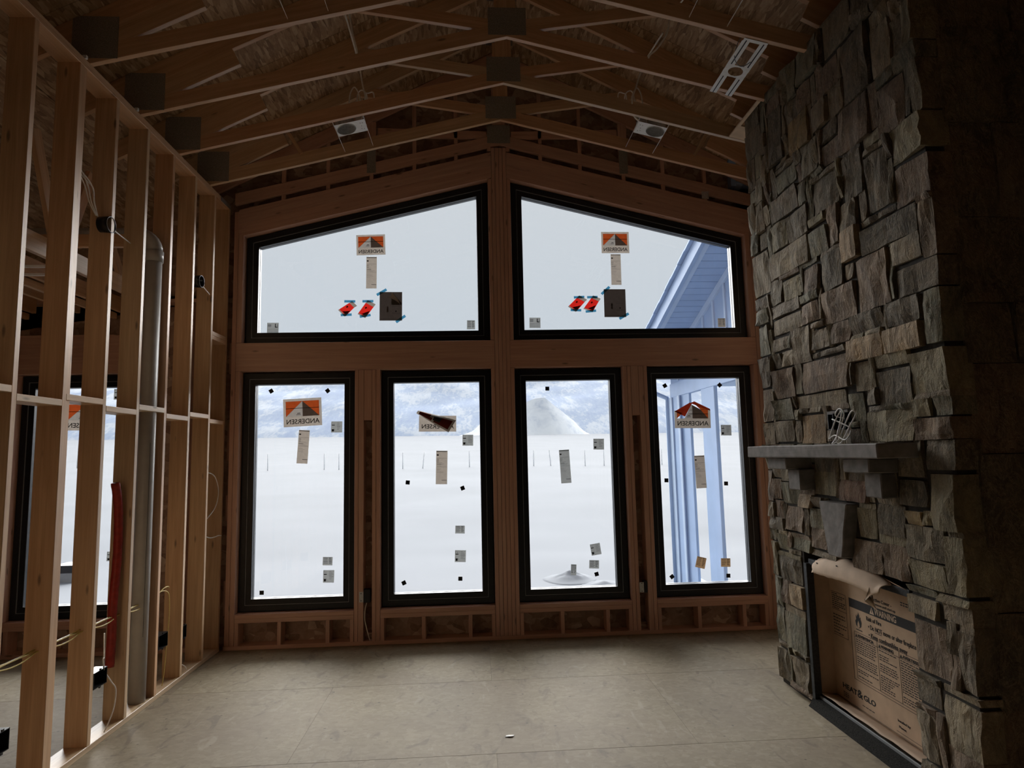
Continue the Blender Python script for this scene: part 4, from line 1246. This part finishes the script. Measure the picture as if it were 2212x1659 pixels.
# two bright bracket bars in the side room, between the first two studs
for z, lab in ((3.045, 'upper white metal bracket bar seen between the first studs'), (2.99, 'lower white metal bracket bar seen between the first studs')):
    tag(box('bracket_bar', None, M['white'], -3.6, -2.62, 4.19, 4.21, z - .008, z + .008, .002), lab, 'bracket')

# metal strapped outlet boxes in the two narrow bays between the tall windows
for mir, lab in ((0, 'outlet box with a zinc bracket in the left gap between tall windows'), (1, 'outlet box with a zinc bracket in the right gap between tall windows')):
    t = thing('outlet_box', lab, 'outlet box')
    f = (lambda x: 2 * .2815 - x) if mir else (lambda x: x)
    def bx(n, a, b, y0, y1, z0, z1, m):
        a, b = sorted((f(a), f(b)))
        return box(n, t, M[m], a, b, y0, y1, z0, z1, .001)
    if mir:
        bx('bracket', -1.045, -1.003, YB - .003, YB - .0005, .395, .490, 'zinc')
        bx('body', -1.080, -1.046, YB - .002, YB + .06, .39, .50, 'blkplastic')
        bx('screw_hole', -1.029, -1.021, YB - .0045, YB - .0031, .475, .483, 'blkplastic')
        bx('screw_hole', -1.029, -1.021, YB - .0045, YB - .0031, .402, .410, 'blkplastic')
    else:
        bx('bracket', -1.122, -1.082, YB - .003, YB - .0005, .395, .490, 'zinc')
        bx('body', -1.080, -1.020, YB - .002, YB + .06, .39, .51, 'blkplastic')
        bx('screw_hole', -1.107, -1.099, YB - .0045, YB - .0031, .470, .478, 'blkplastic')
        bx('screw_hole', -1.107, -1.099, YB - .0045, YB - .0031, .405, .413, 'blkplastic')
cable('pale cable hanging below the outlet box in the left window gap', [(-1.055, YB + .03, .39), (-1.07, YB + .025, .32), (-1.074, YB + .02, .25), (-1.06, YB + .02, .17), (-1.03, YB + .02, .06), (-1.022, YB + .02, .04)], 'wirew', .005)

# ---------------------------------------------------------------- recessed light housings between trusses
def can_light(label, y0, s):
    """s = -1 left slope, +1 right slope; the plate hangs on two bars between truss y0 and the next one"""
    t = thing('recessed_light', label, 'light')
    f = (lambda x: x) if s < 0 else mirx
    th = math.atan(.2447) * (1 if s < 0 else -1)
    def P(u, v, h):          # u along the slope from the plate's middle, v along the trusses, h upwards
        c = f(-1.045)
        return Vector((c + u * math.cos(th) - h * math.sin(th), y0 + v, zbot(c) + .028 + u * math.sin(th) + h * math.cos(th)))
    bars = []
    for u in (-.136, .130):
        bar('hanger_bar', t, M['white'], P(u, .04, 0), P(u, .608, 0), .012, .003, (P(0, 0, 1) - P(0, 0, 0)), .0005)
    cxu = -.045 if s < 0 else .045
    # plate with a round hole
    N = 32
    R = .082
    vs, fs = [], []
    hx, hv = .132, .098
    vc = .225
    sq = []
    for q in range(N):
        a = 2 * math.pi * q / N
        ca, sa = math.cos(a), math.sin(a)
        k = 1 / max(abs(ca) / (hx - (cxu if ca > 0 else -cxu)), abs(sa) / hv)
        sq.append((cxu + ca * k, sa * k))
    # push the nearest ray to every corner
    for cx_, cy_ in ((hx, hv), (hx, -hv), (-hx, hv), (-hx, -hv)):
        j = min(range(N), key=lambda i: (sq[i][0] - cx_) ** 2 + (sq[i][1] - cy_) ** 2)
        sq[j] = (cx_, cy_)
    for h in (-.004, -.0055):
        for q in range(N):
            a = 2 * math.pi * q / N
            vs.append(P(cxu + R * math.cos(a), vc + R * math.sin(a), h))
        for q in range(N):
            vs.append(P(sq[q][0], vc + sq[q][1], h))
    for q in range(N):
        r = (q + 1) % N
        fs += [[q, r, N + r, N + q], [2 * N + q, 2 * N + r, 3 * N + r, 3 * N + q], [q, r, 2 * N + r, 2 * N + q], [N + q, N + r, 3 * N + r, 3 * N + q]]
    obj('mounting_plate', mesh_from('mounting_plate', vs, fs), M['white'], t)
    for (uu, vv) in ((-.09 * -s * -1 if False else (.085 if s < 0 else -.085), -.05), ((.105 if s < 0 else -.105), -.05), ((.085 if s < 0 else -.085), .04), ((.105 if s < 0 else -.105), .05), ((.09 if s < 0 else -.09), 0)):
        c = P(uu, vc + vv, -.0062)
        bar('slot', t, M['blkplastic'], c - Vector((0, .006, 0)), c + Vector((0, .006, 0)), .004, .001, (P(1, 0, 0) - P(0, 0, 0)), .0002)
    vs, fs = [], []
    prof = [(R - .0005, -.010), (R, .0), (R, .13), (0.001, .131)]
    for (r_, h) in prof:
        for q in range(N):
            a = 2 * math.pi * q / N
            vs.append(P(cxu + r_ * math.cos(a), vc + r_ * math.sin(a), h))
    for i in range(len(prof) - 1):
        for q in range(N):
            fs.append([i * N + q, i * N + (q + 1) % N, (i + 1) * N + (q + 1) % N, (i + 1) * N + q])
    obj('can', mesh_from('can', vs, fs, True), M['canin'], t)
    pts = [P(cxu + R * math.cos(2 * math.pi * q / N), vc + R * math.sin(2 * math.pi * q / N), -.009) for q in range(N + 1)]
    tube('can_rim', t, M['zinc'], pts, .003, 5, 0)
    c = P(cxu, vc, .128)
    bar('socket', t, M['blkplastic'], c + Vector((-.025, 0, 0)), c + Vector((.03, 0, 0)), .05, .006, (0, 1, 0))
    box('junction_box', t, M['zinc'], *sorted((f(-1.0), f(-.93))), y0 + .16, y0 + .27, zbot(-.96) + .035, zbot(-.96) + .10, .003)
    return t
can_light('white recessed light housing on the left slope by the windows', 5.14, -1)
can_light('white recessed light housing on the right slope by the windows', 5.14, 1)
can_light('recessed light hanger bars at the top of the photo, left slope', 3.31, -1)
can_light('recessed light hanger bars at the top of the photo, right slope', 3.31, 1)

def new_work_plate(label, x0, ya, sgn, zd=0.0, L_=.645):
    """flat slotted mounting strip nailed under two trusses; closed at the ya end, forked at the other"""
    t = thing('mounting_bracket', label, 'bracket')
    def Q(u, v, d=0):
        x = x0 + u
        return (x, ya + sgn * v, zbot(x) - .004 - d - zd)
    wdt = .172
    ym = L_ * .55
    R = .052
    vs, fs = [], []
    c = wdt / 2
    N = 24
    hv = .068
    sq = []
    for q in range(N):
        a = 2 * math.pi * q / N
        k = 1 / max(abs(math.cos(a)) / c, abs(math.sin(a)) / hv)
        sq.append((c + math.cos(a) * k, math.sin(a) * k))
    for cx_, cy_ in ((0, hv), (wdt, hv), (0, -hv), (wdt, -hv)):
        j = min(range(N), key=lambda i: (sq[i][0] - cx_) ** 2 + (sq[i][1] - cy_) ** 2)
        sq[j] = (cx_, cy_)
    for d in (0, -.0025):
        for q in range(N):
            a = 2 * math.pi * q / N
            vs.append(Q(c + R * math.cos(a), ym + R * math.sin(a), d))
        for q in range(N):
            vs.append(Q(sq[q][0], ym + sq[q][1], d))
    for q in range(N):
        r = (q + 1) % N
        fs += [[q, r, N + r, N + q], [2 * N + q, 2 * N + r, 3 * N + r, 3 * N + q], [q, r, 2 * N + r, 2 * N + q], [N + q, N + r, 3 * N + r, 3 * N + q]]
    def quad(u0, u1, a, b):
        k = len(vs)
        vs.extend([Q(u0, a), Q(u1, a), Q(u1, b), Q(u0, b), Q(u0, a, -.0025), Q(u1, a, -.0025), Q(u1, b, -.0025), Q(u0, b, -.0025)])
        fs.extend([[k + i for i in F] for F in ([0, 1, 2, 3], [7, 6, 5, 4], [0, 4, 5, 1], [1, 5, 6, 2], [2, 6, 7, 3], [3, 7, 4, 0])])
    quad(0, .052, .03, ym - hv); quad(wdt - .052, wdt, .03, ym - hv)
    quad(0, .052, ym + hv, L_); quad(wdt - .052, wdt, ym + hv, L_)
    quad(.004, wdt - .004, 0, .03)
    me = mesh_from('plate', vs, fs)
    bm = bmesh.new(); bm.from_mesh(me); bmesh.ops.remove_doubles(bm, verts=bm.verts, dist=.0041); bmesh.ops.recalc_face_normals(bm, faces=bm.faces); bm.to_mesh(me); bm.free()
    obj('plate', me, M['white'], t)
    for u in (.026, wdt - .026):
        for (a, b) in ((.02, ym - .07), (ym + .075, L_)):
            vs2 = [Q(u - .004, a, .0006), Q(u + .004, a, .0006), Q(u + .004, b, .0006), Q(u - .004, b, .0006), Q(u - .004, a, .0001), Q(u + .004, a, .0001), Q(u + .004, b, .0001), Q(u - .004, b, .0001)]
            obj('slot', mesh_from('slot', vs2, [[0, 1, 2, 3], [7, 6, 5, 4], [0, 4, 5, 1], [1, 5, 6, 2], [2, 6, 7, 3], [3, 7, 4, 0]]), M['blkplastic'], t)
    return t
new_work_plate('white slotted mounting strip with a round hole under the right trusses', 1.872, 3.945, 1)
new_work_plate('white slotted mounting strip cut by the top of the photo, by the chimney', 1.845, 3.535, -1)

# white cables draped through the trusses
cable('white cable running down between trusses on the left slope, upper length', [(-.935, 3.95, 5.20), (-.915, 4.25, 5.17), (-.905, 4.50, 5.11), (-.875, 4.52, 4.93), (-.845, 4.525, 4.80), (-.85, 4.60, 4.74)], 'wirew', .0075)
cable('white cable running down to the left light housing', [(-.95, 4.60, 5.15), (-.935, 5.0, 5.08), (-.93, 5.125, 5.03), (-.905, 5.13, 4.88), (-.885, 5.135, 4.79), (-.90, 5.22, 4.72), (-.95, 5.30, 4.68)], 'wirew', .0075)
cable('white cable curving down between trusses on the right slope, upper length', [(1.60, 3.97, 5.03), (1.60, 4.30, 5.10), (1.565, 4.50, 5.11), (1.53, 4.515, 4.97), (1.45, 4.52, 4.85), (1.385, 4.525, 4.785), (1.40, 4.62, 4.74)], 'wirew', .0075)
cable('white cable curving down to the right light housing', [(1.52, 4.58, 5.02), (1.50, 4.95, 5.06), (1.488, 5.125, 5.04), (1.44, 5.13, 4.90), (1.402, 5.135, 4.77), (1.45, 5.25, 4.70), (1.55, 5.30, 4.66)], 'wirew', .0075)
for i, (x, s, lab) in enumerate(((-1.04, 1, 'slack white cable loops above the left light housing'), (1.52, -1, 'slack white cable loops above the right light housing'))):
    t = thing('cable_loops', lab, 'cable')
    for q in range(3):
        a = x + s * .06 * q
        tube('loop', t, M['wirew'], [(a, 5.22 + .03 * q, zbot(a) + .12), (a + s * .01, 5.22 + .03 * q, zbot(a) + .25), (a + s * .045, 5.23, zbot(a) + .32 - .04 * q), (a + s * .085, 5.25, zbot(a) + .25), (a + s * .09, 5.27, zbot(a) + .12)], .006, 6, 6)
cable('thin dark wire loop hanging behind the slotted mounting strip', [(1.95, 4.05, 4.70), (1.90, 4.10, 4.62), (1.89, 4.15, 4.53), (1.95, 4.18, 4.49), (2.03, 4.15, 4.53), (2.05, 4.08, 4.62), (2.0, 4.05, 4.70)], 'edge_grey', .003)

# a scrap of paper on the floor
def P2(x, y, h): return (x, y, h)
tag(sheet('paper_scrap', M['wirew'], 3, 2, lambda a, b: (.155 + a * .05 + .01 * b, 4.17 + b * .03, .002 + .010 * abs(noise.noise((a * 4, b * 3, 2)))), .0008, None), 'tiny pale scrap of debris lying on the subfloor', 'scrap')

# ---------------------------------------------------------------- labels and stickers on the panes
YG = 6.3995
def pane_frame(o, x, z, rot, y):
    a = math.radians(rot)
    c, s = math.cos(a), math.sin(a)
    o.matrix_world = Matrix(((c, -s, 0, x), (0, 0, -1, y), (s, c, 0, z), (0, 0, 0, 1)))
def pan(name, poly, mat, h0, h1, par):
    """flat piece in sticker coordinates: x right, y up, local z towards the room"""
    n = len(poly)
    vs = [(p[0], p[1], h0) for p in poly] + [(p[0], p[1], h1) for p in poly]
    fs = [list(range(n)), list(range(2 * n - 1, n - 1, -1))] + [[i, (i + 1) % n, n + (i + 1) % n, n + i] for i in range(n)]
    return obj(name, mesh_from(name, vs, fs), M[mat], par)
def R4(x0, x1, y0, y1):
    return [(x0, y0), (x1, y0), (x1, y1), (x0, y1)]
def sticker(label, x, z, rot, cat='label', group=None):
    t = thing('window_label', label, cat, group)
    pane_frame(t, x, z, rot, YG)
    return t
def logo(label, x, z, w, h, rot, folded=0):
    t = sticker(label, x, z, rot, 'sticker')
    t.name = 'logo_sticker'
    hw_, hh = w / 2, h / 2
    a, b = -hw_ * .87, hw_ * .87
    lo, hi = -hh * .28, hh * .82
    if folded < 2:
        # paper border around the printed picture, all in one layer of thickness
        o_ = [(-hw_, -hh), (hw_, -hh), (hw_, hh), (-hw_, hh)] if not folded else [(-hw_, -hh), (hw_, -hh), (hw_, hh * .42), (-hw_, hh * .30)]
        i_ = [(a, lo), (b, lo), (b, hi), (a, hi)] if not folded else [(a, lo), (b, lo), (b, hh * .40), (a, hh * .27)]
        vs = [(p[0], p[1], h) for h in (.0002, .0008) for p in o_ + i_]
        fs = []
        for i in range(4):
            j = (i + 1) % 4
            fs += [[i, j, 4 + j, 4 + i], [8 + i, 8 + j, 12 + j, 12 + i], [i, j, 8 + j, 8 + i], [4 + i, 4 + j, 12 + j, 12 + i]]
        obj('paper', mesh_from('paper', vs, fs), M['p_white'], t)
        if not folded:
            pan('orange_panel', [(a, lo), (0, hi), (a, hi)], 'p_orange', .0003, .0008, t)
            pan('orange_panel', [(b, lo), (b, hi), (0, hi)], 'p_orange', .0003, .0008, t)
            pan('pale_slope', [(a, lo), (0, lo), (0, hi)], 'p_pale', .0003, .0008, t)
            pan('dark_slope', [(0, lo), (b, lo), (0, hi)], 'p_dark', .0003, .0008, t)
            z_ = lo + (hi - lo) * .52
            pan('edge_strip', R4(a, b, z_, z_ + .005), 'ink', .0009, .0010, t)
        else:
            pan('orange_panel', [(b, lo), (b, hh * .40), (hw_ * .45, hh * .40)], 'p_orange', .0003, .0008, t)
            pan('orange_panel', [(a, lo), (-hw_ * .55, hh * .12), (a, hh * .27)], 'p_orange', .0003, .0008, t)
            pan('orange_panel', [(hw_ * .45, hh * .40), (b, hh * .40), (hw_ * .12, hi)], 'p_orange', .0003, .0008, t)
            pan('dark_slope', [(0, lo), (b, lo), (hw_ * .45, hh * .40), (0, hi * .9)], 'p_dark', .0003, .0008, t)
            pan('pale_slope', [(-hw_ * .45, lo), (0, lo), (0, hi * .9), (-hw_ * .05, hi * .9)], 'p_pale', .0003, .0008, t)
            pan('folded_flap', [(-hw_ * 1.0, hh * .24), (-hw_ * .42, -hh * .14), (-hw_ * .02, hi), (-hw_ * .12, hh * .92)], 'p_red2', .0030, .0036, t)
            pan('folded_flap', [(-hw_ * .10, hh * .88), (hw_ * .02, hh * .80), (hw_ * 1.0, hh * .30), (hw_ * .98, hh * .44), (hw_ * .12, hh * 1.0)], 'p_red2', .0030, .0036, t)
            pan('edge_strip', R4(-hw_ * .2, b, .006, .011), 'ink', .0009, .0010, t)
        pan('small_print', R4(-hw_ * .33, -hw_ * .10, lo + .016, lo + .020), 'ink', .0009, .0010, t)
        pan('small_print', R4(-hw_ * .28, -hw_ * .12, lo + .028, lo + .034), 'ink', .0009, .0010, t)
    me = text_mesh('ANDERSEN', h * .235, 'CENTER', True, .0001, h * .003)
    ww = max(v.co.x for v in me.vertices) - min(v.co.x for v in me.vertices)
    me.transform(Matrix.Diagonal((w * .86 / ww, 1, 1, 1)))
    o = obj('lettering', me, M['ink'], t)
    o.location = (0, -hh * .66, .0011)
    return t
def info(label, x, z, w, h, rot, kind, group=None, mat='p_grey', cat='label'):
    """paper label with its printed blocks (read from behind)"""
    t = sticker(label, x, z, rot, cat, group)
    hw_, hh = w / 2, h / 2
    pan('paper', R4(-hw_, hw_, -hh, hh), mat, .0002, .0008, t)
    r = random.Random(int(abs(x * 977 + z * 331) * 10))
    vs, fs = [], []
    def blk(a, b, c, d):
        k = len(vs)
        vs.extend([(a * hw_, c * hh, .0010), (b * hw_, c * hh, .0010), (b * hw_, d * hh, .0010), (a * hw_, d * hh, .0010)]); fs.append([k, k + 1, k + 2, k + 3])
    if kind == 'tall':
        blk(-.95, .95, .93, .965); blk(-.9, -.55, .70, .78); blk(-.9, .95, .545, .555); blk(-.85, -.55, .49, .50); blk(-.85, -.8, .40, .5); blk(-.6, -.55, .40, .5); blk(-.85, -.55, .40, .41)
        blk(.0, .06, .44, .47); blk(-.9, .95, .02, .028); blk(.0, .95, -.77, -.745); blk(-.9, -.5, .33, .345); blk(-.9, -.1, .18, .195)
        for q in range(5):
            blk(-.85, r.uniform(-.2, .8), .28 - q * .055, .288 - q * .055)
        for q in range(4):
            blk(-.85, r.uniform(-.4, .4), -.10 - q * .07, -.092 - q * .07)
    elif kind == 'sq':
        blk(-.9, -.35, .25, .40); blk(-.9, -.85, .45, .85); blk(-.55, -.5, .45, .75); blk(-.85, -.5, -.8, -.4)
        for q in range(7):
            blk(.05, r.uniform(.4, .9), .75 - q * .2, .79 - q * .2)
        for q in range(3):
            blk(-.85, -.35, -.45 - q * .14, -.40 - q * .14)
    elif kind == 'corner':
        blk(.35, .50, .1, .8); blk(.35, .85, .1, .25); blk(.75, .82, .3, .7); blk(-.9, -.3, .6, .68); blk(-.9, -.3, .42, .50); blk(-.9, -.3, .24, .32)
        for q in range(3):
            blk(-.9, .9, -.2 - q * .25, -.16 - q * .25)
    else:
        for q in range(6):
            blk(-.85, r.uniform(-.1, .15), .7 - q * .25, .78 - q * .25)
            blk(.25, r.uniform(.6, .85), .7 - q * .25, .8 - q * .25)
        blk(-.9, .9, .88, .94)
    obj('printing', mesh_from('printing', vs, fs), M['ink'], t)['kind'] = 'stuff'
    return t
def pad(label, x, z, rot, group=None):
    t = sticker(label, x, z, rot, 'pad', group)
    t.name = 'setting_pad'
    pan('pad', R4(-.02, .02, -.02, .02), 'blkplastic', .0002, .004, t)
    return t

logo('orange and grey logo sticker on the first tall window, lying flat', -1.71, 2.213, .374, .277, 2.4)
info('tall grey instruction label below the flat logo on the first tall window', -1.70, 1.872, .106, .329, -3.5, 'tall', None, 'p_white')
info('square grey label right of the logo on the first tall window', -1.375, 2.061, .109, .11, -1, 'sq')
info('small square label low on the first tall window, upper of two', -1.452, .761, .094, .079, -1.8, 'grid')
info('small square label low on the first tall window, lower of two', -1.441, .617, .105, .118, -1.6, 'sq')
pad('small black square pad at the bottom left of the first tall window', -2.073, .486, -1)
pad('tilted dark pad at the top left of the first tall window', -2.019, 2.43, 32)
pad('tilted dark pad at the top right of the first tall window', -1.466, 2.424, 38)

t = logo('half peeled logo sticker curling over itself on the second tall window', -.377, 2.079, .373, .17, -1.1, 2)
pan('paper', R4(-.186, .186, -.085, .075), 'p_white', .0002, .0008, t)
t.children[0].matrix_local = Matrix.Translation((0, -.035, .0011)) @ Matrix.Diagonal((1, 1.5, 1, 1))
fpts = [(-.191, .127), (.186, .030), (.110, -.093), (-.212, .097)]
def flapc(a, b):
    p0 = Vector(fpts[0]).lerp(Vector(fpts[1]), a); p1 = Vector(fpts[3]).lerp(Vector(fpts[2]), a)
    p = p0.lerp(p1, b)
    return (p.x, p.y, .006 + .035 * math.sin(math.pi * (b * .9 + .05)))
sheet('curled_flap', M['p_white'], 10, 6, flapc, .0006, t)
def inset_flap(a0, a1, b0, b1, h):
    return lambda a, b: (lambda q: (q[0], q[1], q[2] + h))(flapc(a0 + (a1 - a0) * a, b0 + (b1 - b0) * b))
sheet('red_print', M['p_dred'], 8, 5, inset_flap(.06, .44, .14, .86, .0016), .0003, t)
sheet('red_print', M['p_dred'], 8, 5, inset_flap(.50, .94, .14, .86, .0016), .0003, t)
sheet('pale_print', M['p_pale'], 3, 3, inset_flap(.36, .46, .14, .5, .0030), .0003, t)
sheet('dark_print', M['blkplastic'], 4, 4, inset_flap(.46, .66, .14, .7, .0030), .0003, t)
info('tall grey instruction label below the peeled logo on the second tall window', -.341, 1.638, .112, .331, -1.5, 'tall', None, 'p_white')
info('square grey label at the upper right of the second tall window', -.077, 1.903, .107, .11, -1.1, 'sq')
for x, z, r_, lab in ((-.677, 1.498, -6, 'black square pad at mid height, left side of the second tall window'), (-.136, 1.429, 20, 'slightly turned black pad at mid height, right side of the second tall window'),
                      (-.718, .532, 24, 'turned black pad at the bottom left of the second tall window'), (-.17, .554, -2, 'straight black pad at the bottom right of the second tall window')):
    pad(lab, x, z, r_)
info('small square label low on the second tall window, upper of two', -.167, 1.025, .093, .076, -1.8, 'grid')
info('small square label low on the second tall window, lower of two', -.167, .769, .107, .113, -2.2, 'sq')

pad('single black pad at the top of the third tall window', .738, 2.409, -1)
info('tall grey instruction label on the third tall window, no logo above it', .897, 1.619, .103, .334, 2.5, 'tall')
info('square grey label at the upper right of the third tall window', 1.246, 1.835, .108, .11, -1.3, 'sq')
info('tilted square label low on the third tall window, topmost of its cluster', 1.177, .794, .10, .111, 8, 'sq')
info('small curled label low on the third tall window, above the black pad', 1.156, .648, .098, .08, -3, 'grid')
pad('turned black pad at the bottom of the third tall window', 1.177, .554, 14)
tt = info('narrow grey label turned edge on, low left of centre on the third tall window', .949, .602, .055, .104, -4, 'grid')

for x, z, r_, lab in ((1.956, 2.419, 30, 'turned black pad at the top left of the fourth tall window'), (2.532, 2.417, 40, 'turned black pad at the top right of the fourth tall window'), (1.925, 1.455, -2, 'straight black pad at mid height, left side of the fourth tall window'),
                      (2.54, 1.408, -2, 'straight black pad at mid height, right side of the fourth tall window'), (1.934, .504, 35, 'turned black pad at the bottom left of the fourth tall window'), (2.509, .495, -2, 'straight black pad at the bottom right of the fourth tall window')):
    pad(lab, x, z, r_)
logo('logo sticker with both top corners folded on the fourth tall window', 2.23, 2.115, .376, .275, -1.1, 1)
info('square grey label at the upper right of the fourth tall window', 2.574, 1.95, .109, .109, -1.1, 'sq')
info('tall grey instruction label under the folded logo on the fourth tall window', 2.281, 1.532, .107, .33, 1.5, 'tall', None, 'p_white')
info('turned tan label low on the fourth tall window', 2.236, .631, .098, .108, -14, 'none', None, 'p_tan')
info('small pale label low at the right of the fourth tall window', 2.49, .623, .097, .084, -2, 'grid', None, 'p_tan')

logo('logo sticker on the left raked window above', -1.043, 3.925, .293, .215, 1.5)
info('tall grey label under the logo on the left raked window', -1.036, 3.632, .106, .332, -.5, 'tall', None, 'p_white')
info('grey corner label at the bottom left of the left raked window', -2.015, 3.065, .114, .11, -.5, 'corner')
info('narrow grey corner label at the bottom right of the left raked window', -.028, 3.078, .082, .093, -.7, 'grid')
logo('logo sticker on the right raked window above', 1.50, 3.942, .294, .23, -.2)
info('tall grey label under the logo on the right raked window', 1.497, 3.651, .106, .33, -.5, 'tall', None, 'p_white')
info('grey corner label at the bottom left of the right raked window', .63, 3.092, .114, .108, -.8, 'corner')
info('narrow pale corner label at the bottom right of the right raked window', 2.593, 3.073, .081, .094, -.4, 'grid', None, 'p_white')

def envelope(label, cx, cz, quad, tapes, w):
    t = sticker(label, cx, cz, 0, 'packet')
    t.name = 'red_packet'
    q = [(a - cx, b - cz) for a, b in quad]
    pan('red_sleeve', q, 'p_red', .0008, .0018, t)
    m = [(q[1][0] * .3 + q[2][0] * .7, q[1][1] * .3 + q[2][1] * .7)]
    u = Vector((q[2][0] - q[1][0], q[2][1] - q[1][1])); d = Vector((q[1][0] - q[0][0], q[1][1] - q[0][1]))
    e = d.normalized() * .035
    pan('clear_border', [(q[1][0], q[1][1]), (q[2][0], q[2][1]), (q[2][0] + e.x, q[2][1] + e.y), (q[1][0] + e.x, q[1][1] + e.y)], 'p_film', .0004, .0007, t)
    e = d.normalized() * -.014
    pan('clear_border', [(q[0][0], q[0][1]), (q[3][0], q[3][1]), (q[3][0] + e.x, q[3][1] + e.y), (q[0][0] + e.x, q[0][1] + e.y)], 'p_film', .0004, .0007, t)
    c = Vector((sum(p[0] for p in q) / 4, sum(p[1] for p in q) / 4))
    b_ = [Vector(p).lerp(c, .12) for p in q]
    pan('dark_contents', [b_[0].lerp(b_[3], .35), b_[3], b_[3].lerp(b_[2], .6), b_[3].lerp(c, .62)], 'p_dred', .0019, .0023, t)
    pan('print_patch', [c + Vector((-.012, .022)), c + Vector((.004, .034)), c + Vector((.012, .022)), c + Vector((-.004, .010))], 'p_dred', .0019, .0022, t)
    for (x, z, a) in tapes:
        o = pan('tape', R4(-.055, .055, -.0125, .0125), 'p_tape', .0024, .0029, t)
        o.location = (x - cx, z - cz, 0); o.rotation_euler = (0, 0, math.radians(a))
    return t
envelope('red packet taped to the left raked window, left of its pair', -1.275, 3.26, [(-1.359, 3.252), (-1.258, 3.318), (-1.21, 3.267), (-1.291, 3.184)], [(-1.253, 3.333, -1), (-1.288, 3.194, 2)], .1)
envelope('red packet taped to the left raked window, next to the brown sheet', -1.09, 3.25, [(-1.167, 3.212), (-1.093, 3.317), (-1.014, 3.272), (-1.089, 3.171)], [(-1.071, 3.333, 0), (-1.098, 3.182, 9)], .1)
envelope('red packet taped to the right raked window, left of its pair', 1.07, 3.285, [(.988, 3.268), (1.075, 3.353), (1.155, 3.307), (1.067, 3.212)], [(1.097, 3.358, 2), (1.059, 3.221, -2)], .1)
envelope('red packet taped to the right raked window, next to the brown sheet', 1.225, 3.28, [(1.146, 3.245), (1.224, 3.348), (1.302, 3.312), (1.24, 3.211)], [(1.236, 3.357, 1), (1.215, 3.209, 5)], .1)
def brown(label, x, z, w, h, tapes, curl_):
    t = sticker(label, x, z, -.5, 'sheet')
    t.name = 'taped_sheet'
    hw_, hh = w / 2, h / 2
    pan('sheet', R4(-hw_, hw_, -hh, hh) if not curl_ else [(-hw_, -hh), (hw_, -hh), (hw_, hh * .2), (hw_ * .6, hh * .55), (hw_ * .1, hh), (-hw_, hh)], 'p_brown', .0004, .0012, t)
    if curl_:
        pan('backing', R4(hw_ * .05, hw_, hh * .1, hh), 'p_brown', .0001, .0004, t)
        pan('lifted_corner', [(hw_ * .1, hh * .98), (hw_ * .02, hh * .72), (-.2 * hw_, hh * .62), (hw_ * .35, hh * .42), (hw_ * .75, hh * .2), (hw_ * 1.0, -hh * .12), (hw_ * .6, hh * .5)], 'p_film', .010, .0106, t)
    pan('print_block', R4(-hw_ * .36, -hw_ * .22, -hh * .42, -hh * .02), 'p_dark', .0013, .0015, t)
    pan('print_block', R4(hw_ * .40, hw_ * .52, -hh * .40, -hh * .30), 'blkplastic', .0013, .0015, t)
    pan('print_line', R4(-hw_ * .9, hw_ * .9, -hh * .90, -hh * .885), 'blkplastic', .0013, .0015, t)
    pan('print_line', R4(hw_ * .1, hw_ * .85, -hh * .50, -hh * .49), 'blkplastic', .0013, .0015, t)
    pan('print_line', R4(hw_ * .1, hw_ * .75, -hh * .02, -hh * .01), 'blkplastic', .0013, .0015, t)
    for (a0, b0, a1, b1) in tapes:
        c = Vector(((a0 + a1) / 2 - x, (b0 + b1) / 2 - z)); L_ = math.hypot(a1 - a0, b1 - b0)
        o = pan('tape', R4(-L_ / 2 - .008, L_ / 2 + .008, -.0135, .0135), 'p_tape', .0016, .0021, t)
        o.location = (c.x, c.y, 0); o.rotation_euler = (0, 0, math.atan2(b1 - b0, a1 - a0))
    return t
brown('brown paper sheet with a lifted corner taped to the left raked window', -.84, 3.279, .227, .297, [(-.976, 3.40, -.892, 3.45), (-.780, 3.118, -.70, 3.176)], True)
brown('flat brown paper sheet taped to the right raked window', 1.471, 3.292, .228, .296, [(1.338, 3.392, 1.413, 3.46), (1.520, 3.130, 1.605, 3.178)], False)
logo('logo sticker on the side room window, seen between the studs', -3.79, 2.213, .374, .277, -1)
info('tall grey label on the side room window, seen between the studs', -3.79, 1.877, .106, .335, -1.5, 'tall')
info('square grey label at the top right of the side room window', -3.475, 2.422, .109, .106, -1.2, 'sq')
info('small grey label low on the side room window', -3.475, .87, .105, .09, -1.6, 'sq')
